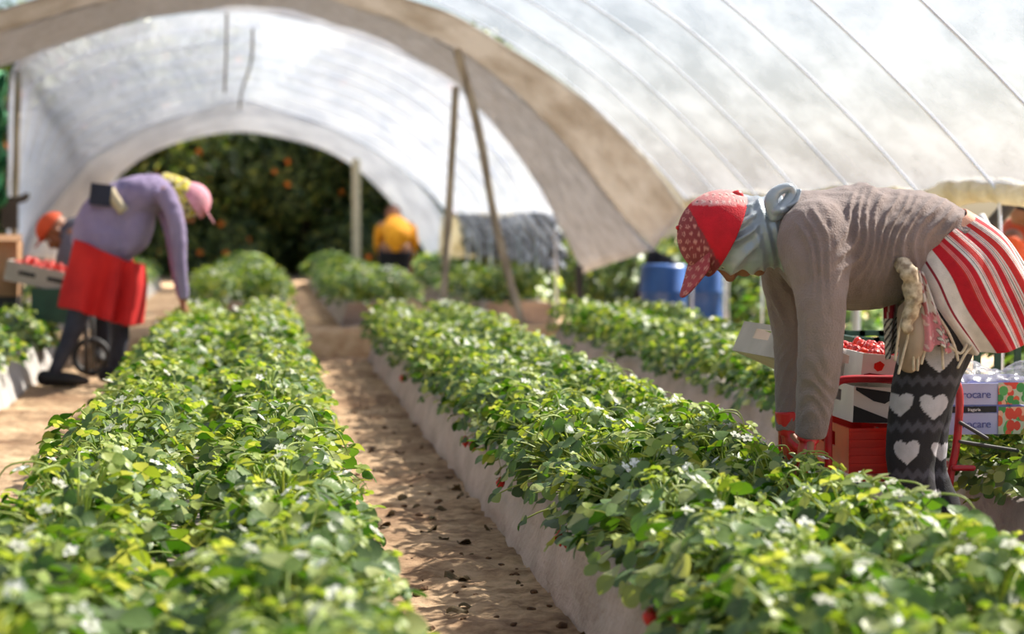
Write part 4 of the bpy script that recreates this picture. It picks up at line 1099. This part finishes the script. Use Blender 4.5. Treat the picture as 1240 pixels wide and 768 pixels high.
# tilted grey tray on the left
c = P(950, 446, 5.35)
r4, T4 = open_tray('berry_tray', c, (.20, .34, .09), M['card'], 'empty grey cardboard tray tilted up left of the sleeves', 'tray', ry=.42, rz=.12)
decal(r4, T4, [(-.1, .088), (.1, .088), (.1, .094), (-.1, .094)], M['white_print'], 'white_edge', -.173)
mb = MB(); tube(mb, [P(952, 452, 5.3), P(950, 500, 5.3), Vector((P(950, 500, 5.3).x, 5.3, 0))], [.008] * 3, seg=8, n=1)
mb.build('tray_stand', M['dark_steel'], r4)

# lavender printed trays
def text(parent, s, T, x, z, y, size, m):
    cu = bpy.data.curves.new('lettering', 'FONT'); cu.body = s; cu.size = size; cu.extrude = .0006; cu.align_x = 'CENTER'
    o = bpy.data.objects.new('tmp', cu); C.objects.link(o); dg = bpy.context.evaluated_depsgraph_get(); dg.update()
    me = bpy.data.meshes.new_from_object(o.evaluated_get(dg)); bpy.data.objects.remove(o)
    for v in me.vertices: v.co = T(x + v.co.x, y - v.co.z - .001, z + v.co.y)
    return link('lettering', me, m, parent, smooth=False)
for i, (yb_px, lb) in enumerate(((527, 'lower lavender printed berry tray behind the trolley'), (491, 'upper lavender printed berry tray behind the trolley'))):
    a = P(1128, yb_px, 5.06); b = P(1275, yb_px, 5.06); sx = b.x - a.x; hgt = 27 / 474.0
    c = Vector(((a.x + b.x) / 2, 5.06 + .15, a.z))
    r5, T5 = open_tray('berry_tray', c, (sx, .3, hgt), M['lavender'], lb, 'tray', 'lavender trays')
    text(r5, 'procare', T5, -sx / 2 + (1183 - 1128) / 474, .018, -.151, .03, M['blue_print'])
    if i == 0:
        decal(r5, T5, [(-sx / 2 + .03, hgt + .002), (-sx / 2 + .178, hgt + .002), (-sx / 2 + .178, hgt + .018), (-sx / 2 + .03, hgt + .018)], M['black'], 'black_band', -.153)
        text(r5, 'fragaria', T5, -sx / 2 + .115, hgt + .006, -.154, .012, M['white_print'])
    # printed strawberries and leaves at the right end
    mb = MB(); grid(mb, lambda u, v: T5(-sx / 2 + .183 + u * .12, -.153, v * (hgt + (.016 if i == 0 else .002))), 120, 60); me = mb.mesh('fruit_print')
    rr = random.Random(3 + i); sp = [(rr.uniform(0, .12), rr.uniform(0, hgt + .01), rr.uniform(.008, .014), rr.choice([lin(226, 96, 60), lin(60, 150, 74), lin(226, 70, 50), lin(90, 176, 90), lin(240, 180, 150)])) for _ in range(34)]
    a_ = me.color_attributes.new('Col', 'FLOAT_COLOR', 'POINT'); buf = []
    for jj in range(61):
        for ii in range(121):
            x, z = ii / 120 * .12, jj / 60 * hgt; col = lin(196, 206, 180)
            for sx_, sz_, sr, sc_ in sp:
                if math.hypot(x - sx_, z - sz_) < sr: col = sc_
            buf.extend(tuple(col[:3]) + (1,))
    a_.data.foreach_set('color', buf); link('fruit_print', me, M['painted_hard'], r5, smooth=False)
# clear crumpled bag on top
mb = MB()
grid(mb, lambda u, v: P(1150 + 110 * u, 462 - 26 * math.sin(v * PI * .5) * (.75 + .25 * math.sin(u * 9)), 5.1 + .22 * v) + Vector((0, 0, .010 * noise.noise(Vector((u * 9, v * 7, 0))))), 50, 20)
me = mb.mesh('plastic_bag'); displace(me, lambda p, n_: .008 * noise.noise(p * 35)); link('plastic_bag', thicken(me, .0015), M['bag'], label='crumpled clear plastic bag lying on the lavender trays', cat='bag')
# dark green crate
a = P(1036, 446, 6.0); b = P(1232, 446, 6.0)
gc = thing('plastic_crate', 'dark green slatted crate behind the striped cloth', 'crate', (a.x, 6.0, 0))
zt = P(1100, 408, 6.0).z; zb = .24
for z0, z1, nm in ((zt - .018, zt, 'rim'), (zb, zb + .02, 'bottom_rail'), ((zt + zb) / 2, (zt + zb) / 2 + .015, 'side_rail')):
    mb = MB(); w = b.x - a.x
    box(mb, ((a.x + b.x) / 2, 6.0, (z0 + z1) / 2), (w, .012, z1 - z0)); box(mb, ((a.x + b.x) / 2, 6.36, (z0 + z1) / 2), (w, .012, z1 - z0))
    box(mb, (a.x, 6.18, (z0 + z1) / 2), (.012, .36, z1 - z0)); box(mb, (b.x, 6.18, (z0 + z1) / 2), (.012, .36, z1 - z0)); mb.build(nm, M['green_crate'], gc, smooth=False)
for k in range(9):
    for yy in (6.0, 6.36):
        x = a.x + (b.x - a.x) * k / 8; mb = MB(); box(mb, (x, yy, (zt + zb) / 2), (.02, .012, zt - zb)); mb.build('crate_slat', M['green_crate'], gc, smooth=False)
for (x, yy) in ((a.x, 6.0), (b.x, 6.0), (a.x, 6.36), (b.x, 6.36)):
    mb = MB(); box(mb, (x, yy, zb / 2), (.025, .025, zb)); mb.build('leg', M['green_crate'], gc, smooth=False)
# purple bloom-like cloth
mb = MB(); ellipsoid(mb, P(1226, 393, 5.6), (Vector((.045, 0, 0)), Vector((0, .03, 0)), Vector((0, 0, .022))), 20, 12)
me = mb.mesh('purple_bag'); displace(me, lambda p, n_: .012 * noise.noise(p * 25)); link('purple_bag', me, mat('purple_plastic', lin(190, 120, 220), lin(150, 90, 200), rough=.4), gc)

# ============ left woman ============
W2 = 11.4
def Z(x, y, dy=0): return P(x, y, W2 + dy)
S2 = 1 / 210.5
w2 = thing('person', 'stooping worker in purple top and red skirt, pink cap, on the left', 'person', tuple(ground(105, W2)))
body = MB(); up = Vector((.80, 0, -.25)); fw = Vector((.25, 0, -.9)); hc = Z(227, 247)
up = Vector((.85, 0, -.1)); fw = Vector((.15, 0, -.95))
up = Vector((.75, 0, .45)); fw = Vector((.5, 0, -.8))
L3 = head_chains(body, hc, up, fw, .98)
tr = [(200, 232, .07, 10), (185, 235, .15, 17), (165, 240, .16, 23), (145, 250, .15, 25), (128, 268, .15, 27), (118, 290, .16, 30), (116, 315, .16, 30), (118, 340, .14, 28)]
tube(body, [hc, Z(212, 240), Z(198, 233)], [.05, .05, .055], round_cap=True)
tube(body, [Z(x, y) for x, y, a, b in tr], [(a * .8, b * S2 * .85) for x, y, a, b in tr], side=YV, seg=24, round_cap=True)
a1 = [(198, 232, -.14, 12), (211, 262, -.18, 9.5), (217, 298, -.18, 8.5), (219, 335, -.17, 7.5), (222, 362, -.16, 6)]
a2 = [(196, 238, .14, 11), (204, 268, .17, 9), (212, 300, .17, 8), (216, 335, .16, 7), (220, 360, .15, 6)]
for arm in (a1, a2): tube(body, [Z(x, y, d) for x, y, d, r in arm], [r * S2 * (.5 if i_ == 0 else .85) for i_, (x, y, d, r) in enumerate(arm)], seg=14, round_cap=True)
hh = ((Z(222, 362, -.16), Vector((.1, 0, -1)), Vector((.9, 0, 0)), Vector((0, .9, 0))), (Z(220, 360, .15), Vector((.1, 0, -1)), Vector((.9, 0, 0)), Vector((0, -.9, 0))))
for h in hh: hand_chains(body, *h, curl=1.0, fat=.95)
l1 = [(106, 345, -.1, 20), (98, 375, -.1, 15), (88, 402, -.1, 11.5), (77, 425, -.1, 9.5), (68, 445, -.1, 7), (64, 455, -.1, 6)]
l2 = [(134, 348, .1, 19), (141, 378, .1, 14), (145, 405, .1, 11), (142, 428, .1, 10), (138, 448, .1, 7), (137, 453, .1, 6)]
for leg in (l1, l2):
    tube(body, [Z(x, y, d) for x, y, d, r in leg], [r * S2 * .88 for x, y, d, r in leg], seg=14, round_cap=True)
    ax = Z(*leg[-1][:3]); ax.z = .05
    tube(body, [ax + Vector((-.03, 0, 0)), ax + Vector((.05, 0, -.01)), ax + Vector((.15, 0, -.02))], [.03, .03, .02], seg=10, round_cap=True)
    sh = MB(); tube(sh, [ax + Vector((-.05, 0, 0)), ax + Vector((.05, 0, -.004)), ax + Vector((.14, 0, -.014)), ax + Vector((.18, 0, -.02))], [(.04, .045), (.045, .042), (.04, .034), (.025, .022)], seg=12, side=YV, round_cap=True); sh.build('shoe', M['shoe'], w2)
link('body', remeshed(body, .009, 3, 'body'), M['skin'], w2); eyes(w2, L3, .98)
ju = MB(); tr2 = [(212, 235, .08, 12), (196, 233, .16, 20), (172, 238, .18, 27), (150, 250, .175, 32), (132, 268, .19, 37), (126, 284, .21, 38), (124, 296, .215, 38)]
tube(ju, [Z(x, y) for x, y, a, b in tr2], [(a, b * S2) for x, y, a, b in tr2], side=YV, seg=32, round_cap=True)
# loose front of the top hanging down
tube(ju, [Z(165, 255), Z(160, 285), Z(152, 308)], [(.15, .12), (.17, .11), (.16, .05)], side=YV, seg=24, round_cap=True)
for arm in (a1, a2): tube(ju, [Z(x, y, d) for x, y, d, r in arm], [r * S2 * 1.12 for x, y, d, r in arm], seg=18)
me = remeshed(ju, .009, 5, 'purple_top'); displace(me, lambda p, n_: .012 * noise.noise(Vector((p.x * 9, p.y * 9, p.z * 3))) + .004 * noise.noise(p * 25)); link('purple_top', me, M['purple'], w2)
LC2 = catmull([(93, 288), (88, 318), (82, 345), (79, 370)], 8); RC2 = catmull([(172, 322), (172, 345), (168, 370), (163, 394)], 8)
def sk2(u, v):
    th = 2 * PI * u; k = (1 - math.cos(th)) / 2; l = at(LC2, v); r = at(RC2, v)
    px = l[0] * (1 - k) + r[0] * k; py = l[1] * (1 - k) + r[1] * k
    f_ = (.016 + .035 * v) * math.sin(th * 8 + 1.2 * math.sin(th * 3))
    return Z(px, py) + YV * (-math.copysign(abs(math.sin(th)) ** .5, math.sin(th)) * (.22 + .02 * v + f_)) + Vector((f_ * abs(math.cos(th)), 0, 0))
mb = MB(); grid(mb, sk2, 120, 24, closed_u=True); link('skirt', thicken(mb.mesh('skirt'), .008), M['red_skirt'], w2)
for leg in (l1, l2):
    mb = MB(); tube(mb, [Z(x, y, d) for x, y, d, r in leg], [r * S2 for x, y, d, r in leg], seg=24, n=6); me = mb.mesh('trousers_leg'); displace(me, lambda p, n_: .008 * noise.noise(p * 14)); link('trousers_leg', me, M['jeans'], w2)
# head covering
sc = MB(); tube(sc, [Z(202, 228), Z(212, 236), Z(224, 245)], [(.09, .09), (.1, .11), (.098, .11)], side=YV, seg=24, round_cap=True)
me = remeshed(sc, .008, 3, 'yellow_scarf'); displace(me, lambda p, n_: .01 * noise.noise(p * 22))
def ysc(p): q = noise.noise(p * 38); return lin(206, 190, 60) if q > .02 else (lin(226, 214, 170) if q > -.18 else lin(110, 88, 40))
paint(me, ysc); link('yellow_scarf', me, M['painted'], w2)
UX = up.normalized(); FX = (fw - UX * fw.dot(UX)).normalized(); cc2 = hc + UX * .02
mb = MB()
grid(mb, lambda u, v: cc2 + UX * (math.cos(v * 1.6) * .115) + FX * (math.sin(v * 1.6) * math.cos(2 * PI * u) * .108) + YV * (math.sin(v * 1.6) * math.sin(2 * PI * u) * .095), 40, 18, closed_u=True)
M['pinkcap'] = mat('pink_cap', lin(228, 164, 178), lin(214, 140, 158), rough=.8, scale=30)
cp2 = link('cap', thicken(mb.mesh('cap'), .006), M['pinkcap'], w2)
mb = MB(); grid(mb, lambda u, v: cc2 + UX * (.05) + FX * ((.09 + .085 * v) * math.cos((u - .5) * 2.2)) + YV * (.09 * math.sin((u - .5) * 2.2)), 24, 8)
link('visor', thicken(mb.mesh('visor'), .006), M['pinkcap'], cp2)
# belt bag on the back
mb = MB(); box(mb, Z(123, 236, -.12), (.115, .17, .12), ry=.12); me = mb.mesh('belt_bag'); link('belt_bag', me, M['navy'], w2, smooth=False)
mb = MB(); tube(mb, [Z(133, 230, -.15), Z(138, 240, -.19), Z(150, 256, -.21)], [(.02, .03)] * 3, seg=8); mb.build('belt', M['belt'], w2)

# cart beside her
ct = thing('harvest_cart', 'dark green cart with thin legs behind the worker in the red skirt', 'cart', tuple(ground(75, 12.3)))
a = P(42, 390, 12.3); b = P(96, 348, 12.3)
mb = MB(); box(mb, ((a.x + b.x) / 2, 12.3, (a.z + b.z) / 2), (b.x - a.x, .4, b.z - a.z)); mb.build('crate_body', M['green_crate'], ct, smooth=False)
for (px, dy) in ((48, -.18), (104, -.18), (48, .18), (112, .18)):
    q = ground(px, 12.3 + dy); mb = MB(); tube(mb, [q, Vector((q.x, q.y, .5))], [.016, .016], seg=8, n=1); mb.build('leg', M['dark_steel'], ct)
q = P(102, 348, 12.3); mb = MB(); tube(mb, [Vector((a.x, 12.12, .47)), Vector((q.x + .1, 12.12, .47))], [.016] * 2, seg=8, n=1); mb.build('rail', M['dark_steel'], ct)
mb = MB(); cpt = ground(110, 12.15) + Vector((0, 0, .11)); tube(mb, [cpt + Vector((.1 * math.cos(t), 0, .1 * math.sin(t))) for t in [2 * PI * q_ / 24 for q_ in range(25)]], [.02] * 25, seg=10, n=1); mb.build('wheel', M['black'], ct)
c = P(48, 338, 12.3); c.z = b.z + .01
r6, T6 = open_tray('berry_tray', c, (.40, .36, .12), M['card'], 'grey tray of strawberries tilted on the green cart at the left', 'tray', ry=.22, t=.01)
for z in (.05,):
    for x in (-.12, .05): decal(r6, T6, [(x, z), (x + .1, z), (x + .1, z + .025), (x, z + .025)], M['black'], 'hand_hole', -.183)
heap(T6, .34, .3, .10, 48, 'strawberry heaped in the grey tray on the green cart', 'strawberries in the grey tray', scale=1.5, h=.03)
c = ground(6, 12.6); bxr = thing('cardboard_box', 'brown cardboard box at the left edge beside the grey tray', 'box', tuple(c))
q0 = P(-14, 358, 12.6); q1 = P(24, 292, 12.6)
mb = MB(); box(mb, ((q0.x + q1.x) / 2, 12.6, (q0.z + q1.z) / 2), (q1.x - q0.x, .3, q1.z - q0.z)); mb.build('box_body', M['brown_card'], bxr, smooth=False)
mb = MB(); box(mb, ((q0.x + q1.x) / 2 + .03, 12.43, q1.z + .02), (q1.x - q0.x, .08, .006), rx=.5); mb.build('box_flap', M['brown_card'], bxr, smooth=False)
mb = MB(); box(mb, ((q0.x + q1.x) / 2, 12.6, q0.z / 2 + .06), (.18, .24, q0.z - .12)); mb.build('stand', M['dark_steel'], bxr, smooth=False)

# ============ simple distant stooping figures ============
def far_worker(W_, S_, spec, label, capm, topm, trm, hat=True):
    G = lambda x, y, dy=0: P(x, y, W_ + dy)
    root = thing('person', label, 'person', tuple(ground(spec['x'], W_)))
    b = MB(); L = head_chains(b, G(*spec['head']), Vector(spec['up']), Vector(spec['fw']), 1.0)
    tube(b, [G(*spec['head']), G(*spec['trunk'][0][:3])], [.05, .06], n=1, round_cap=True)
    tube(b, [G(x, y, d) for x, y, d, a, c_ in spec['trunk']], [(a * .9, c_ * .9) for x, y, d, a, c_ in spec['trunk']], side=Vector((1, 0, 0)) if spec.get('front') else YV, seg=20, round_cap=True)
    for arm in spec['arms']:
        tube(b, [G(x, y, d) for x, y, d, r in arm], [r * .88 for *_, r in arm], seg=12, round_cap=True)
        e = G(*arm[-1][:3]); hand_chains(b, e, Vector((0, .2, -1)), Vector((0, -.9, 0)) if not spec.get('front') else Vector((0, .9, 0)), Vector((.9, 0, 0)))
    for leg in spec['legs']:
        tube(b, [G(x, y, d) for x, y, d, r in leg], [r * .88 for *_, r in leg], seg=12, round_cap=True)
        e = G(*leg[-1][:3]); tube(b, [e, e + Vector((.0, -.1 if not spec.get('front') else .1, -.02))], [.035, .025], n=1, round_cap=True)
    link('body', remeshed(b, .01, 2, 'body'), M['skin'], root); eyes(root, L)
    t = MB(); tube(t, [G(x, y, d) for x, y, d, a, c_ in spec['trunk']], [(a, c_) for x, y, d, a, c_ in spec['trunk']], side=Vector((1, 0, 0)) if spec.get('front') else YV, seg=20, round_cap=True)
    for arm in spec['arms']: tube(t, [G(x, y, d) for x, y, d, r in arm[:spec.get('sleeve', 9)]], [r * 1.08 for *_, r in arm[:spec.get('sleeve', 9)]], seg=12)
    me = remeshed(t, .012, 3, 'top'); displace(me, lambda p, n_: .01 * noise.noise(p * 12)); link('top', me, topm, root)
    for leg in spec['legs']:
        mb = MB(); tube(mb, [G(x, y, d) for x, y, d, r in leg], [r * 1.06 for *_, r in leg], seg=14); mb.build('trousers_leg', trm, root)
        e = G(*leg[-1][:3]); mb = MB(); dy = -.12 if not spec.get('front') else .12; tube(mb, [e + Vector((0, 0, .02)), e + Vector((0, dy, -.01)), e + Vector((0, dy * 1.5, -.015))], [.045, .045, .03], seg=10, round_cap=True); mb.build('shoe', M['shoe'], root)
    hc = G(*spec['head']); U = Vector(spec['up']).normalized(); Fv = Vector(spec['fw']); Fv = (Fv - U * Fv.dot(U)).normalized(); Sd = U.cross(Fv)
    mb = MB(); grid(mb, lambda u, v: hc + U * (.03 + math.cos(v * 1.55) * .095) + Fv * (math.sin(v * 1.55) * math.cos(2 * PI * u) * .108 - .008 * 0) + Sd * (math.sin(v * 1.55) * math.sin(2 * PI * u) * .09), 32, 14, closed_u=True)
    c_ = link('cap', thicken(mb.mesh('cap'), .006), capm, root)
    mb = MB(); grid(mb, lambda u, v: hc + U * .05 + Fv * ((.09 + .07 * v) * math.cos((u - .5) * 2.2)) + Sd * (.09 * math.sin((u - .5) * 2.2)), 16, 6); link('visor', thicken(mb.mesh('visor'), .006), capm, c_)
    return root
k22 = 2400 / 22
far_worker(22, 1 / k22, dict(x=478, head=(476, 261, .25), up=(0, .75, .5), fw=(0, .4, -.9), front=True, sleeve=3,
    trunk=[(478, 268, .2, .1, .08), (480, 275, .08, .16, .1), (481, 284, -.05, .165, .12), (479, 291, -.08, .13, .1), (479, 300, -.06, .12, .1)],
    arms=[[(463, 274, .1, .06), (458, 290, .12, .05), (460, 306, .2, .045), (463, 320, .28, .035)], [(497, 274, .1, .06), (501, 292, .12, .05), (500, 306, .2, .045), (495, 320, .28, .035)]],
    legs=[[(471, 302, -.05, .12), (470, 325, .0, .09), (471, 345, -.02, .07), (471, 360, -.05, .05)], [(486, 302, -.05, .12), (485, 325, .0, .09), (486, 345, -.02, .07), (486, 360, -.05, .05)]]),
    'distant stooping worker in amber top and dark trousers near the far tunnel mouth', M['maroon'], M['yellow_vest'], M['dark_cloth'])
far_worker(12.9, 1 / 186, dict(x=100, head=(68, 280, 0), up=(-.75, 0, .5), fw=(-.5, 0, -.8),
    trunk=[(82, 284, 0, .09, .08), (94, 282, 0, .15, .11), (110, 284, 0, .15, .13), (122, 300, 0, .15, .13), (126, 318, 0, .15, .13)],
    arms=[[(88, 286, -.14, .055), (80, 304, -.16, .045), (76, 322, -.15, .04), (74, 334, -.14, .03)], [(88, 286, .14, .055), (80, 304, .16, .045), (76, 322, .15, .04), (74, 334, .14, .03)]],
    legs=[[(126, 325, -.09, .11), (122, 365, -.09, .08), (124, 400, -.09, .06), (124, 430, -.09, .045)], [(130, 325, .09, .11), (128, 365, .09, .08), (130, 400, .09, .06), (130, 428, .09, .045)]]),
    'worker with orange cap and grey sleeves half hidden behind the woman in the red skirt', M['orange_cloth'], M['grey_cloth'], M['dark_cloth'])
far_worker(9.2, 1 / 260, dict(x=1245, head=(1246, 268, -.05), up=(.3, 0, .9), fw=(.9, 0, -.3),
    trunk=[(1232, 284, 0, .12, .08), (1226, 300, 0, .16, .10), (1222, 325, 0, .15, .11), (1222, 350, 0, .15, .12)],
    arms=[[(1226, 290, -.15, .06), (1220, 325, -.17, .05), (1238, 345, -.18, .045), (1258, 350, -.18, .035)], [(1230, 290, .15, .06), (1236, 325, .17, .05), (1250, 345, .18, .045), (1264, 350, .18, .035)]],
    legs=[[(1222, 360, -.09, .12), (1236, 410, -.09, .09), (1228, 460, -.09, .07), (1226, 498, -.09, .05)], [(1226, 360, .09, .12), (1244, 410, .09, .09), (1236, 460, .09, .07), (1236, 496, .09, .05)]]),
    'worker in orange top cut by the right edge of the picture', M['dark_cloth'], M['orange_cloth'], M['dark_cloth'])

# ------------------------------------------------------------------ light
world = bpy.data.worlds.new('world'); bpy.context.scene.world = world; world.use_nodes = True
nt = world.node_tree
for n_ in list(nt.nodes): nt.nodes.remove(n_)
out = nt.nodes.new('ShaderNodeOutputWorld'); bg = nt.nodes.new('ShaderNodeBackground'); sky = nt.nodes.new('ShaderNodeTexSky')
sky.sky_type = 'NISHITA'; sky.sun_disc = False; sky.sun_elevation = math.radians(42); sky.sun_rotation = math.radians(65); sky.air_density = 1.0; sky.dust_density = 2.0
nt.links.new(sky.outputs[0], bg.inputs[0]); bg.inputs[1].default_value = .15; nt.links.new(bg.outputs[0], out.inputs[0])
sd = bpy.data.lights.new('sun', 'SUN'); sd.energy = 18; sd.angle = math.radians(1.2); sd.color = (1, .94, .83)
so = bpy.data.objects.new('sun', sd); C.objects.link(so)
tosun = Vector((.72, .38, .78)).normalized()
so.rotation_euler = tosun.to_track_quat('Z', 'Y').to_euler(); so.location = tosun * 30

sc_ = bpy.context.scene
sc_.view_settings.view_transform = 'Standard'; sc_.view_settings.look = 'None'; sc_.view_settings.gamma = 1; sc_.view_settings.use_curve_mapping = False
sc_.view_settings.exposure = 0.24
sc_.cycles.use_denoising = True
sc_.cycles.max_bounces = 7; sc_.cycles.diffuse_bounces = 4; sc_.cycles.transmission_bounces = 5; sc_.cycles.transparent_max_bounces = 10
sc_.cycles.sample_clamp_indirect = 6
